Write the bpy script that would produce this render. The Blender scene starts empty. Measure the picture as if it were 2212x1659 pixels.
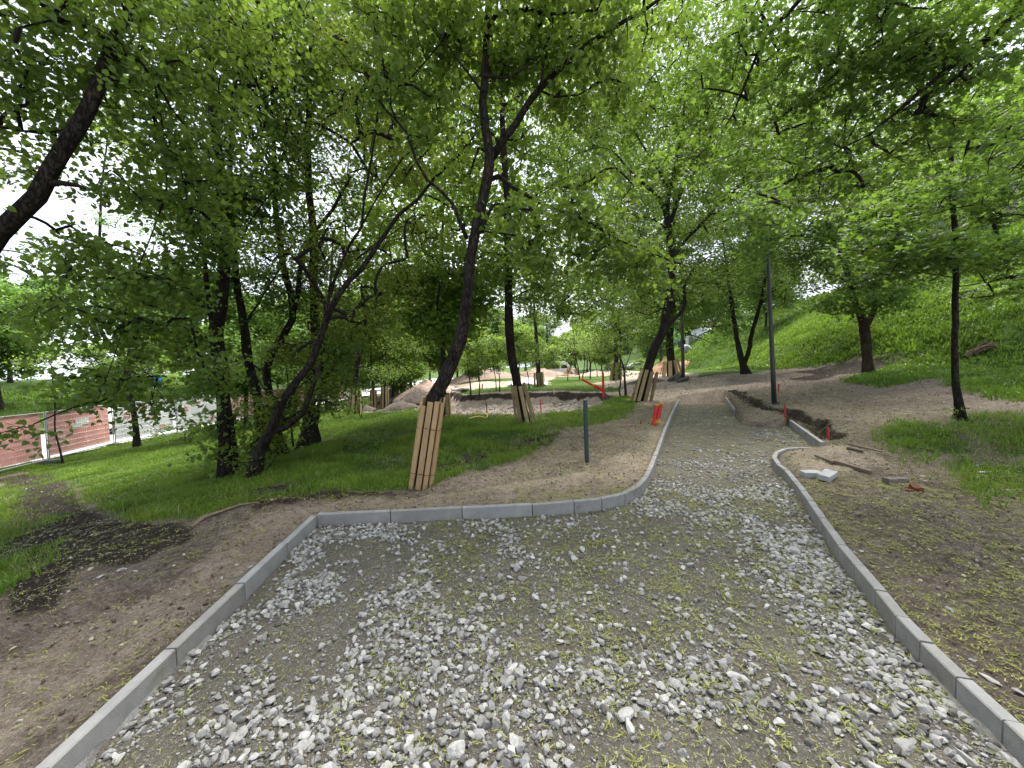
import bpy, math
import numpy as np
from mathutils import Matrix, Vector
R = math.radians
SC = bpy.context.scene
rng = np.random.default_rng(7)

# ------------------------------------------------------------------ camera
H = 1.6
F = 831.0            # focal length in pixels of a 2212 px wide frame
PITCH, ROLL = 2.7, 1.5
cam_d = bpy.data.cameras.new("camera")
cam = bpy.data.objects.new("camera", cam_d)
SC.collection.objects.link(cam)
cam_d.sensor_width = 36.0
cam_d.lens = F / 2212 * 36.0
cam_d.clip_start = 0.05
cam_d.clip_end = 2000
RM = Matrix.Rotation(R(90 - PITCH), 3, 'X') @ Matrix.Rotation(R(-ROLL), 3, 'Z')
cam.matrix_world = Matrix.Translation((0, 0, H)) @ RM.to_4x4()
SC.camera = cam
RMn = np.array(RM)

# ------------------------------------------------------------------ world and sun (bright overcast)
SUN_EL, SUN_AZ = 58.0, 22.0     # azimuth measured from +Y towards +X
w = bpy.data.worlds.new("World"); SC.world = w; w.use_nodes = True
nt = w.node_tree; nt.nodes.clear()
out = nt.nodes.new('ShaderNodeOutputWorld'); bg = nt.nodes.new('ShaderNodeBackground')
sky = nt.nodes.new('ShaderNodeTexSky'); sky.sky_type = 'NISHITA'; sky.sun_disc = False
sky.sun_elevation = R(SUN_EL); sky.sun_rotation = R(SUN_AZ)
tc = nt.nodes.new('ShaderNodeTexCoord'); mp = nt.nodes.new('ShaderNodeMapping')
mp.inputs['Scale'].default_value = (1, 1, 2.2)
nz = nt.nodes.new('ShaderNodeTexNoise'); nz.inputs['Scale'].default_value = 1.6; nz.inputs['Detail'].default_value = 6
rp = nt.nodes.new('ShaderNodeValToRGB')
rp.color_ramp.elements[0].position = 0.32; rp.color_ramp.elements[0].color = (.45, .45, .45, 1)
rp.color_ramp.elements[1].position = 0.58; rp.color_ramp.elements[1].color = (1, 1, 1, 1)
mx = nt.nodes.new('ShaderNodeMix'); mx.data_type = 'RGBA'
mx.inputs['B'].default_value = (5.3, 5.6, 6.3, 1)
nt.links.new(tc.outputs['Generated'], mp.inputs['Vector']); nt.links.new(mp.outputs[0], nz.inputs['Vector'])
nt.links.new(nz.outputs['Fac'], rp.inputs['Fac']); nt.links.new(rp.outputs[0], mx.inputs['Factor'])
nt.links.new(sky.outputs[0], mx.inputs['A']); nt.links.new(mx.outputs['Result'], bg.inputs['Color'])
bg.inputs['Strength'].default_value = 0.1
nt.links.new(bg.outputs[0], out.inputs['Surface'])
sl = bpy.data.lights.new("sun", 'SUN'); sl.energy = 4.4; sl.angle = R(42); sl.color = (1, .95, .86)
so = bpy.data.objects.new("sun", sl); SC.collection.objects.link(so)
sd = Vector((math.sin(R(SUN_AZ)) * math.cos(R(SUN_EL)), math.cos(R(SUN_AZ)) * math.cos(R(SUN_EL)), math.sin(R(SUN_EL))))
so.rotation_euler = sd.to_track_quat('Z', 'Y').to_euler()
SC.view_settings.view_transform = 'Standard'; SC.view_settings.look = 'None'
SC.view_settings.exposure = 1.74; SC.view_settings.gamma = 1
try:
    SC.cycles.max_bounces = 6; SC.cycles.diffuse_bounces = 4; SC.cycles.transmission_bounces = 4
    SC.cycles.glossy_bounces = 2; SC.cycles.transparent_max_bounces = 4
except Exception:
    pass

# ------------------------------------------------------------------ numeric helpers
def hsh(ix, iy, s):
    a = (ix.astype(np.int64) * 374761393 + iy.astype(np.int64) * 668265263 + s * 1442695041) & 0xffffffff
    a = ((a ^ (a >> 13)) * 1274126177) & 0xffffffff
    return ((a ^ (a >> 16)) & 0xffff) / 65535.0
def vnoise(x, y, s=0):
    ix = np.floor(x); iy = np.floor(y); fx = x - ix; fy = y - iy
    fx = fx * fx * (3 - 2 * fx); fy = fy * fy * (3 - 2 * fy)
    a = hsh(ix, iy, s); b = hsh(ix + 1, iy, s); c = hsh(ix, iy + 1, s); d = hsh(ix + 1, iy + 1, s)
    return (a * (1 - fx) + b * fx) * (1 - fy) + (c * (1 - fx) + d * fx) * fy
def fbm(x, y, s=0, o=4):
    v = 0; a = .5; t = 0
    for k in range(o):
        v = v + a * vnoise(x * 2 ** k + 17.3 * k, y * 2 ** k - 9.1 * k, s + k); t += a; a *= .5
    return v / t
def sstep(a, b, x):
    t = np.clip((x - a) / (b - a), 0, 1); return t * t * (3 - 2 * t)
def sdpoly(x, y, P):
    """signed distance to a polygon, negative inside"""
    P = np.asarray(P, float)[:, :2]; d = np.full(x.shape, 1e9); ins = np.zeros(x.shape, bool)
    for i in range(len(P)):
        a = P[i]; b = P[(i + 1) % len(P)]; e = b - a
        wx = x - a[0]; wy = y - a[1]
        t = np.clip((wx * e[0] + wy * e[1]) / (e @ e + 1e-12), 0, 1)
        d = np.minimum(d, (wx - e[0] * t) ** 2 + (wy - e[1] * t) ** 2)
        c = ((a[1] > y) != (b[1] > y)) & (x < e[0] * (y - a[1]) / (e[1] if abs(e[1]) > 1e-9 else 1e-9) + a[0])
        ins ^= c
    d = np.sqrt(d); return np.where(ins, -d, d)
def dline(x, y, P):
    P = np.asarray(P, float)[:, :2]; d = np.full(np.shape(x), 1e9)
    for a, b in zip(P[:-1], P[1:]):
        e = b - a; wx = x - a[0]; wy = y - a[1]
        t = np.clip((wx * e[0] + wy * e[1]) / (e @ e + 1e-12), 0, 1)
        d = np.minimum(d, (wx - e[0] * t) ** 2 + (wy - e[1] * t) ** 2)
    return np.sqrt(d)
def ray(px, py):
    d = RMn @ np.array([(px - 1106) / F, -(py - 829.5) / F, -1.0]); return d
def P(px, py, depth):
    """world point seen at a pixel of the 2212 px frame at distance `depth` along Y"""
    d = ray(px, py); return np.array([0, 0, H]) + d * (depth / d[1])
def PZ(px, py, z):
    d = ray(px, py); return np.array([0, 0, H]) + d * ((z - H) / d[2])

# ------------------------------------------------------------------ terrain
def hbase(x, y):
    x = np.asarray(x, float); y = np.asarray(y, float)
    xl = np.clip(-x - 3.2, 0, 14.8)
    z = -0.125 * xl * sstep(0, 2.0, xl) ** .5
    z = z + sstep(29.5, 44, -x) * 3.2                      # green bank across the street
    far = 1 - sstep(26, 42, y)
    xr = np.clip(x - 5, 0, 12)
    z = z + .088 * xr * sstep(0, 2, xr) * (far + .10)
    toe = 15.2 + 4.2 * sstep(20, 40, y) + 6 * sstep(45, 80, y)
    t = np.clip(x - toe, 0, 13.5)
    z = z + .60 * t * sstep(0, 2.5, t) * sstep(-6, 6, y)
    z = z - .5 * sstep(42, 75, y) * (1 - sstep(16, 22, x))
    return z
TS = np.geomspace(.6, 160, 6000)
def G(px, py):
    d = ray(px, py); pts = np.array([0, 0, H]) + d[None] * (TS / d[1])[:, None]
    below = pts[:, 2] < hbase(pts[:, 0], pts[:, 1])
    i = int(np.argmax(below)) if below.any() else len(TS) - 1
    return pts[i]
def Gs(L): return [G(a, b) for a, b in L]

KT = .10   # kerb top above the gravel
# inner top edges of the kerb rows (plan), from near to far
kl = [PZ(105, 1659, KT), PZ(684, 1112, KT)]
dv = kl[1] - kl[0]; kl = [kl[0] - dv * .9, kl[0], kl[1]]
kb = [PZ(*q, KT) for q in [(684, 1112), (843, 1105), (998, 1097), (1150, 1090), (1240, 1083), (1300, 1077), (1350, 1066), (1382, 1050), (1400, 1030), (1412, 1005), (1425, 968), (1440, 925), (1453, 893), (1468, 862)]]
kr = [PZ(*q, KT) for q in [(2330, 1712), (2166, 1554), (2065, 1461), (1987, 1385), (1935, 1330), (1891, 1274), (1809, 1176), (1752, 1093), (1722, 1049), (1694, 1015), (1677, 1002), (1667, 987), (1672, 976), (1690, 968), (1722, 965), (1756, 966)]]
dv = kr[0] - kr[1]; kr = [kr[0] + dv / np.linalg.norm(dv) * 2.0] + kr
kside = [PZ(1704, 909, KT), PZ(1772, 958, KT)]
kfar = [PZ(1566, 858, KT), PZ(1585, 886, KT)]
PATH = [p[:2] for p in kl] + [p[:2] for p in kb[1:]] + [kfar[0][:2], kfar[1][:2], PZ(1600, 915, 0)[:2], PZ(1650, 925, 0)[:2], kside[0][:2], kside[1][:2]] + [p[:2] for p in kr[::-1]]
PATH = [p for i, p in enumerate(PATH)]

PITC = np.array([.4, 17.2]); PITR = (5.2, 4.6)
PITP = Gs([(700, 884), (780, 892), (950, 886), (1010, 895), (1100, 897), (1200, 893), (1290, 872), (1335, 858), (1310, 850), (1220, 848), (1100, 850), (1000, 853), (960, 845), (900, 850), (850, 862), (760, 872)])
TRENCHW = .8
TRENCH = [PZ(1588, 866, 0), PZ(1625, 885, .0), PZ(1665, 905, .0), PZ(1715, 905, .1), PZ(1765, 922, .1), PZ(1795, 945, .1)]
Z = {}
Z['grassL'] = Gs([(80, 1022), (140, 1060), (210, 1100), (310, 1128), (430, 1138), (560, 1092), (700, 1066), (860, 1060), (930, 1050), (1010, 1022), (1130, 985), (1225, 925), (1320, 905), (1362, 878), (1350, 862), (1290, 876), (1200, 896), (1100, 900), (1010, 898), (950, 890), (780, 894), (700, 886), (540, 908), (330, 950), (195, 985)])
Z['grassNear'] = [G(-30, 1048), G(30, 1050), G(75, 1120), G(115, 1165), G(95, 1215), G(20, 1290), (-4.3, 2.2, 0), (-9, 1.5, 0), (-14, 6, 0), (-13, 9, 0)]
Z['grassPit'] = Gs([(985, 852), (1100, 846), (1220, 845), (1320, 848), (1340, 838), (1250, 828), (1100, 835), (1000, 845)])
Z['grassFarL'] = Gs([(815, 838), (900, 830), (1040, 826), (1120, 822), (1110, 812), (900, 815), (820, 822)])
Z['grassMid'] = Gs([(1180, 832), (1330, 822), (1320, 812), (1200, 815)])
Z['grassLeftFar'] = Gs([(540, 900), (700, 876), (830, 868), (840, 856), (760, 850), (560, 880)])
Z['grassHill'] = Gs([(1515, 814), (1620, 806), (1700, 797), (1850, 773), (1945, 772), (1958, 790), (1830, 815), (1815, 828), (1900, 834), (1985, 820), (2050, 812), (2080, 835), (2130, 848), (2212, 866)]) + [np.array((16, 5, 0)), np.array((18, -15, 0)), np.array((250, -15, 0)), np.array((250, 300, 0)), np.array((26, 300, 0)), np.array((22, 60, 0))]
Z['grassR'] = Gs([(1890, 945), (1980, 915), (2080, 908), (2212, 893), (2330, 880), (2400, 1050), (2330, 1130), (2212, 1120), (2120, 1060), (2020, 1010)])
Z['darkPath'] = Gs([(0, 1035), (100, 1030), (180, 1080), (300, 1130), (440, 1142), (470, 1160), (330, 1220), (230, 1250), (120, 1240), (60, 1330), (0, 1390)])
Z['dark2'] = Gs([(840, 1010), (960, 985), (1120, 950), (1200, 940), (1150, 975), (1010, 1010), (900, 1030)])
Z['dark3'] = Gs([(500, 1085), (640, 1065), (620, 1050), (480, 1075)])
Z['dark4'] = Gs([(620, 965), (780, 950), (790, 935), (700, 940)])
Z['darkTop'] = Gs([(560, 1110), (760, 1075), (900, 1070), (880, 1058), (700, 1064), (560, 1088)])
Z['darkR'] = Gs([(1700, 800), (1850, 772), (1950, 775), (1860, 800), (1760, 820)])
Z['sand'] = [(-9, 17.0, 0), (-6, 16.2, 0), G(700, 884), G(860, 884)] + PITP[3:9] + [G(1345, 870), G(1400, 880), G(1480, 862), G(1560, 855), G(1640, 835), G(1560, 822), G(1500, 812), G(1530, 800), np.array((30, 80, 0)), np.array((-16, 80, 0)), np.array((-17, 30, 0))]
Z['sandKerb'] = [(-2.05, -3), (-3.2, -3), (-3.2, 1.5)] + Gs([(330, 1300), (560, 1125), (760, 1085), (1000, 1062), (1180, 1040), (1390, 985), (1440, 880)]) + [kb[-1], kb[-3], kb[-5], kb[5], kb[3], kb[0]]
Z['sandIsle'] = Gs([(1700, 968), (1760, 962), (1850, 985), (1920, 1010), (1850, 1035), (1740, 1040), (1720, 1010)])
def mask(name, x, y, wd=.35, nz_=.5):
    d = sdpoly(x, y, [np.asarray(q)[:2] for q in Z[name]])
    dist = np.hypot(x, y); k = np.clip(dist / 9, .35, 2.2)
    n = (fbm(x * 1.6 / k, y * 1.6 / k, 5, 4) - .5) * 2 * nz_ * k
    return 1 - sstep(-wd * k, wd * k, d + n)
def zones(x, y):
    g = np.zeros(np.shape(x))
    for n in ('grassL', 'grassNear', 'grassPit', 'grassFarL', 'grassMid', 'grassLeftFar', 'grassHill'):
        g = np.maximum(g, mask(n, x, y, .25, .3))
    g = np.maximum(g, .8 * mask('grassR', x, y, .6, .8))
    left = sstep(17.5, 18.5, -x) * (1 - sstep(19.6, 20.2, -x)); g = np.maximum(g, left * .8)
    g = np.maximum(g, sstep(29, 30, -x))
    g = np.maximum(g, sstep(80, 84, y))
    dk = np.zeros(np.shape(x))
    for n in ('darkPath', 'dark2', 'dark3', 'dark4', 'darkTop', 'darkR'):
        dk = np.maximum(dk, mask(n, x, y, .4, .7))
    tr = 1 - sstep(.05, .40, dline(x, y, TRENCH) + (fbm(x * 3, y * 3, 8) - .5) * .3); dk = np.maximum(dk, tr)
    s = np.zeros(np.shape(x))
    s = np.maximum(s, mask('sand', x, y, .4, .6)); s = np.maximum(s, .75 * mask('sandKerb', x, y, .25, .5)); s = np.maximum(s, .9 * mask('sandIsle', x, y, .15, .3))
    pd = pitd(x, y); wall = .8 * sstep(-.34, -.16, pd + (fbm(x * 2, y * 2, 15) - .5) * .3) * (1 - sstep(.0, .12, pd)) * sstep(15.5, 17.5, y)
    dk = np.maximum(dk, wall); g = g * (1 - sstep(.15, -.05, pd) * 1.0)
    g = g * (1 - .45 * sstep(.58, .68, fbm(x * .9, y * .9, 88, 4)) * (x < 8))
    g = g * (1 - np.minimum(1, dk * .85)); s = s * (1 - g) * (1 - .5 * dk)
    return np.clip(g, 0, 1), np.clip(dk, 0, 1), np.clip(s, 0, 1)
def pitd(x, y):
    d = sdpoly(x, y, [q[:2] for q in PITP]); return d + (fbm(x * 1.2, y * 1.2, 3) - .5) * .6
def pathd(x, y): return sdpoly(x, y, PATH)
def height(x, y, full=True):
    x = np.asarray(x, float); y = np.asarray(y, float)
    z = hbase(x, y); pd = pathd(x, y)
    rough = sstep(.02, .5, pd) * (1 - sstep(19.7, 20.5, -x) * (1 - sstep(29, 31, -x)))
    z = z + rough * ((fbm(x * .8, y * .8, 1, 3) - .5) * .18 + (fbm(x * 4, y * 4, 2, 4) - .5) * .10 + (fbm(x * 14, y * 14, 4, 3) - .5) * .05 + .03 * np.maximum(0, fbm(x * 9, y * 9, 44, 3) - .55))
    z = z + .055 * (1 - sstep(.3, 2.2, pd)) * (pd > 0)
    z = z + .10 * np.exp(-((x - kr[-1][0] - .1) ** 2 + (y - kr[-1][1] + .35) ** 2) / .12) * (pd > 0)
    pt = pitd(x, y)
    z = z - .62 * (1 - sstep(-.55, .08, pt)) - (1 - sstep(-.4, .0, pt)) * (fbm(x * 3, y * 3, 9) - .5) * .38
    z = z - .18 * (1 - sstep(.05, .26, dline(x, y, TRENCH) + (fbm(x * 4, y * 4, 12) - .5) * .25)) * (pd > .03)
    z = np.where(pd < 0.056, z * 0 - .12, z)
    return z
def hz(x, y): return float(height(np.array([x]), np.array([y]))[0])
def ground(px, py):
    p = G(px, py); return np.array([p[0], p[1], hz(p[0], p[1])])

# ------------------------------------------------------------------ mesh helpers
class MB:
    def __init__(s): s.v = []; s.f = []; s.n = 0; s.att = []
    def add(s, V, Fc, m=0, a=None):
        V = np.asarray(V, float); s.v.append(V)
        if isinstance(Fc, np.ndarray): s.f.append((Fc + s.n, m))
        else:
            by = {}
            for q in Fc: by.setdefault(len(q), []).append(q)
            for q in by.values(): s.f.append((np.array(q) + s.n, m))
        s.att.append(np.zeros(len(V)) if a is None else np.broadcast_to(a, (len(V),)).astype(float))
        s.n += len(V)
    def build(s, name, mats, parent=None, loc=None, smooth=False, attname=None):
        V = np.concatenate(s.v); 
        if loc is not None: V = V - np.asarray(loc)
        me = bpy.data.meshes.new(name); me.vertices.add(len(V)); me.vertices.foreach_set('co', V.astype(np.float32).ravel())
        loops = np.concatenate([f.ravel() for f, _ in s.f]).astype(np.int32)
        tot = np.concatenate([np.full(len(f), f.shape[1]) for f, _ in s.f]).astype(np.int32)
        mi = np.concatenate([np.full(len(f), m) for f, m in s.f]).astype(np.int32)
        me.loops.add(len(loops)); me.loops.foreach_set('vertex_index', loops)
        me.polygons.add(len(tot)); me.polygons.foreach_set('loop_start', (np.cumsum(tot) - tot).astype(np.int32))
        me.polygons.foreach_set('loop_total', tot)
        for m in (mats if isinstance(mats, (list, tuple)) else [mats]): me.materials.append(m)
        me.polygons.foreach_set('material_index', mi)
        me.polygons.foreach_set('use_smooth', np.full(len(tot), smooth))
        if attname:
            at = me.attributes.new(attname, 'FLOAT', 'POINT'); at.data.foreach_set('value', np.concatenate(s.att).astype(np.float32))
        me.update(); me.validate()
        o = bpy.data.objects.new(name, me); SC.collection.objects.link(o)
        if parent is not None: o.parent = parent
        elif loc is not None: o.location = tuple(loc)
        return o
def tag(o, label=None, cat=None, group=None, kind=None):
    if label: o['label'] = label
    if cat: o['category'] = cat
    if group: o['group'] = group
    if kind: o['kind'] = kind
    return o
def empty(name, loc, label=None, cat=None, group=None):
    o = bpy.data.objects.new(name, None); SC.collection.objects.link(o); o.location = tuple(loc); o.empty_display_size = .1
    return tag(o, label, cat, group)
def copy_tree(o, parent=None):
    c = o.copy(); SC.collection.objects.link(c)
    if parent is not None: c.parent = parent
    for ch in [k for k in bpy.data.objects if k.parent == o]: copy_tree(ch, c)
    return c
def boxv(c, s, M=None, bev=0.0):
    """box centred c with full sizes s, optional 3x3 rotation, optional chamfer"""
    sx, sy, sz = [q / 2 for q in s]
    if bev <= 0:
        V = np.array([[x, y, z] for z in (-sz, sz) for y in (-sy, sy) for x in (-sx, sx)])
        Fc = [(0, 2, 3, 1), (4, 5, 7, 6), (0, 1, 5, 4), (2, 6, 7, 3), (0, 4, 6, 2), (1, 3, 7, 5)]
    else:
        b = bev; V = []; 
        for sgx in (-1, 1):
            for sgy in (-1, 1):
                for sgz in (-1, 1):
                    V += [(sgx * sx, sgy * (sy - b), sgz * (sz - b)), (sgx * (sx - b), sgy * sy, sgz * (sz - b)), (sgx * (sx - b), sgy * (sy - b), sgz * sz)]
        V = np.array(V); I = lambda a, b_, c_, k: ((a * 2 + b_) * 2 + c_) * 3 + k
        Fc = []
        for a in (0, 1):
            q = [I(a, 0, 0, 0), I(a, 1, 0, 0), I(a, 1, 1, 0), I(a, 0, 1, 0)]; Fc.append(q if a else q[::-1])
            q = [I(0, a, 0, 1), I(0, a, 1, 1), I(1, a, 1, 1), I(1, a, 0, 1)]; Fc.append(q if a else q[::-1])
            q = [I(0, 0, a, 2), I(1, 0, a, 2), I(1, 1, a, 2), I(0, 1, a, 2)]; Fc.append(q if a else q[::-1])
            for b_ in (0, 1):
                Fc.append([I(a, b_, 0, 0), I(a, b_, 1, 0), I(a, b_, 1, 1), I(a, b_, 0, 1)])
                Fc.append([I(a, 0, b_, 0), I(a, 1, b_, 0), I(a, 1, b_, 2), I(a, 0, b_, 2)])
                Fc.append([I(0, a, b_, 1), I(1, a, b_, 1), I(1, a, b_, 2), I(0, a, b_, 2)])
                for c_ in (0, 1): Fc.append([I(a, b_, c_, 0), I(a, b_, c_, 1), I(a, b_, c_, 2)])
    if M is not None: V = V @ np.asarray(M).T
    return V + np.asarray(c), [tuple(q) for q in Fc]
def rotz(a): return np.array([[math.cos(a), -math.sin(a), 0], [math.sin(a), math.cos(a), 0], [0, 0, 1]])
def rotx(a): return np.array([[1, 0, 0], [0, math.cos(a), -math.sin(a)], [0, math.sin(a), math.cos(a)]])
def roty(a): return np.array([[math.cos(a), 0, math.sin(a)], [0, 1, 0], [-math.sin(a), 0, math.cos(a)]])
def frame(d):
    d = np.asarray(d, float); d = d / np.linalg.norm(d)
    u = np.cross(d, [0, 0, 1.0]) if abs(d[2]) < .95 else np.cross(d, [0, 1.0, 0]); u /= np.linalg.norm(u)
    return u, np.cross(u, d), d
def tube(pts, rad, ns=8, cap=True, wob=0, seed=0):
    pts = np.asarray(pts, float); n = len(pts); rad = np.broadcast_to(rad, (n,)).astype(float)
    T = np.gradient(pts, axis=0); T /= np.linalg.norm(T, axis=1)[:, None] + 1e-9
    u, v, _ = frame(T[0]); V = []
    ang = np.arange(ns) / ns * 2 * math.pi
    rr = np.random.default_rng(seed); ph = rr.uniform(0, 6.28, 4)
    for i in range(n):
        u = u - T[i] * (u @ T[i]); u /= np.linalg.norm(u) + 1e-9; v = np.cross(T[i], u)
        r = rad[i] * (1 + wob * (np.sin(3 * ang + ph[0] + i * .35) + .6 * np.sin(5 * ang + ph[1] - i * .5) + .8 * rr.uniform(-1, 1, ns)))
        V.append(pts[i] + (u[None] * np.cos(ang)[:, None] + v[None] * np.sin(ang)[:, None]) * (r[:, None] if wob else rad[i]))
    V = np.concatenate(V); k = np.arange(ns); k2 = (k + 1) % ns
    Fc = np.concatenate([np.stack([i * ns + k, i * ns + k2, (i + 1) * ns + k2, (i + 1) * ns + k], 1) for i in range(n - 1)])
    Fl = [tuple(q) for q in Fc] 
    if cap: Fl += [tuple(range(ns))[::-1], tuple((n - 1) * ns + q for q in range(ns))]
    else: return V, Fc
    return V, Fl
def cr(pts, step):
    """Catmull-Rom resampling of an (n,k) array by the length of its first 3 columns"""
    P_ = np.asarray(pts, float); P_ = np.vstack([2 * P_[0] - P_[1], P_, 2 * P_[-1] - P_[-2]]); o = []
    for i in range(1, len(P_) - 2):
        L = np.linalg.norm(P_[i + 1, :3] - P_[i, :3]); m = max(1, int(L / step))
        for t in np.arange(m) / m:
            a, b, c, d = P_[i - 1:i + 3]
            o.append(.5 * (2 * b + (c - a) * t + (2 * a - 5 * b + 4 * c - d) * t * t + (3 * b - a - 3 * c + d) * t ** 3))
    o.append(P_[-2]); return np.array(o)
def lathe(prof, ns=16, c=(0, 0, 0)):
    ang = np.arange(ns) / ns * 2 * math.pi
    V = np.concatenate([np.stack([r * np.cos(ang), r * np.sin(ang), np.full(ns, z)], 1) for r, z in prof]) + np.asarray(c)
    k = np.arange(ns); k2 = (k + 1) % ns; n = len(prof)
    Fl = [tuple(q) for i in range(n - 1) for q in np.stack([i * ns + k, i * ns + k2, (i + 1) * ns + k2, (i + 1) * ns + k], 1)]
    Fl += [tuple(range(ns))[::-1], tuple((n - 1) * ns + q for q in range(ns))]
    return V, Fl

# ------------------------------------------------------------------ materials
def newmat(name):
    m = bpy.data.materials.new(name); m.use_nodes = True; t = m.node_tree
    b = t.nodes['Principled BSDF']; return m, t, b
def N(t, ty, **k):
    n = t.nodes.new(ty)
    for a, v in k.items():
        if a in n.inputs: n.inputs[a].default_value = v
        else: setattr(n, a, v)
    return n
def ramp(t, src, stops):
    r = t.nodes.new('ShaderNodeValToRGB'); e = r.color_ramp.elements
    while len(e) < len(stops): e.new(.5)
    for q, (p_, c) in zip(e, stops): q.position = p_; q.color = (*c, 1) if len(c) == 3 else c
    t.links.new(src, r.inputs['Fac']); return r
def simple(name, c1, c2=None, scale=8, rough=.7, bump=.2, metal=0, detail=6, stretch=None, spec=.3, bscale=None):
    m, t, b = newmat(name); c2 = c2 or tuple(q * .7 for q in c1)
    tcn = N(t, 'ShaderNodeTexCoord'); mpn = N(t, 'ShaderNodeMapping')
    if stretch: mpn.inputs['Scale'].default_value = stretch
    nn = N(t, 'ShaderNodeTexNoise', Scale=scale, Detail=detail, Roughness=.65)
    t.links.new(tcn.outputs['Object'], mpn.inputs[0]); t.links.new(mpn.outputs[0], nn.inputs['Vector'])
    r = ramp(t, nn.outputs['Fac'], [(.3, c2), (.7, c1)]); t.links.new(r.outputs[0], b.inputs['Base Color'])
    b.inputs['Roughness'].default_value = rough; b.inputs['Metallic'].default_value = metal; b.inputs['Specular IOR Level'].default_value = spec
    if bump:
        n2 = N(t, 'ShaderNodeTexNoise', Scale=bscale or scale * 4, Detail=4); t.links.new(mpn.outputs[0], n2.inputs['Vector'])
        bp = N(t, 'ShaderNodeBump', Strength=bump, Distance=.01); t.links.new(n2.outputs['Fac'], bp.inputs['Height']); t.links.new(bp.outputs[0], b.inputs['Normal'])
    return m
def vary(m, lo=.55, hi=1.2):
    t = m.node_tree; b = t.nodes['Principled BSDF']; l = b.inputs['Base Color'].links[0]; src = l.from_socket
    oi = N(t, 'ShaderNodeObjectInfo'); r = ramp(t, oi.outputs['Random'], [(0, (lo, lo * .97, lo * .92)), (1, (hi, hi, hi))])
    mm = N(t, 'ShaderNodeMix', data_type='RGBA', blend_type='MULTIPLY'); mm.inputs['Factor'].default_value = 1; t.links.new(src, mm.inputs['A']); t.links.new(r.outputs[0], mm.inputs['B']); t.links.new(mm.outputs['Result'], b.inputs['Base Color']); return m
def leafmat(name, dark, light, trans, tf=.45):
    m, t, b = newmat(name)
    a = N(t, 'ShaderNodeAttribute', attribute_name='var')
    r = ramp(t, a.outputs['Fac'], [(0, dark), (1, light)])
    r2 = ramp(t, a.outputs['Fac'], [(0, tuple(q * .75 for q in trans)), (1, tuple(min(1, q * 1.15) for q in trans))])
    b.inputs['Roughness'].default_value = .45; b.inputs['Specular IOR Level'].default_value = .35
    t.links.new(r.outputs[0], b.inputs['Base Color'])
    tr = N(t, 'ShaderNodeBsdfTranslucent'); t.links.new(r2.outputs[0], tr.inputs['Color'])
    ms = N(t, 'ShaderNodeMixShader', Fac=tf); t.links.new(b.outputs[0], ms.inputs[1]); t.links.new(tr.outputs[0], ms.inputs[2])
    t.links.new(ms.outputs[0], t.nodes['Material Output'].inputs['Surface']); return m
LM = {
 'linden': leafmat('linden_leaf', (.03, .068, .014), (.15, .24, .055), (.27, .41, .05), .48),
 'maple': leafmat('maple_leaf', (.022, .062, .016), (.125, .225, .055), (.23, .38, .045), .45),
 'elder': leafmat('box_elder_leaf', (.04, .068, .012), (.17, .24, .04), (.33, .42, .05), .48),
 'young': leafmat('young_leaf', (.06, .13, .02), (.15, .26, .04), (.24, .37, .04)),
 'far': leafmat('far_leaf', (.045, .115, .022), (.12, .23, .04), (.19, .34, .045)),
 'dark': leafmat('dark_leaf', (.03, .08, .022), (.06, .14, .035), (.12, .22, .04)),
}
GRASSM = leafmat('grass_blade', (.045, .09, .012), (.17, .27, .035), (.19, .30, .03), .35)
WEEDM = leafmat('hill_herbs', (.045, .10, .014), (.14, .25, .035), (.18, .30, .025), .35)
LITM = leafmat('maple_flower_litter', (.17, .19, .035), (.36, .38, .09), (.34, .38, .05), .25)
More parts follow.
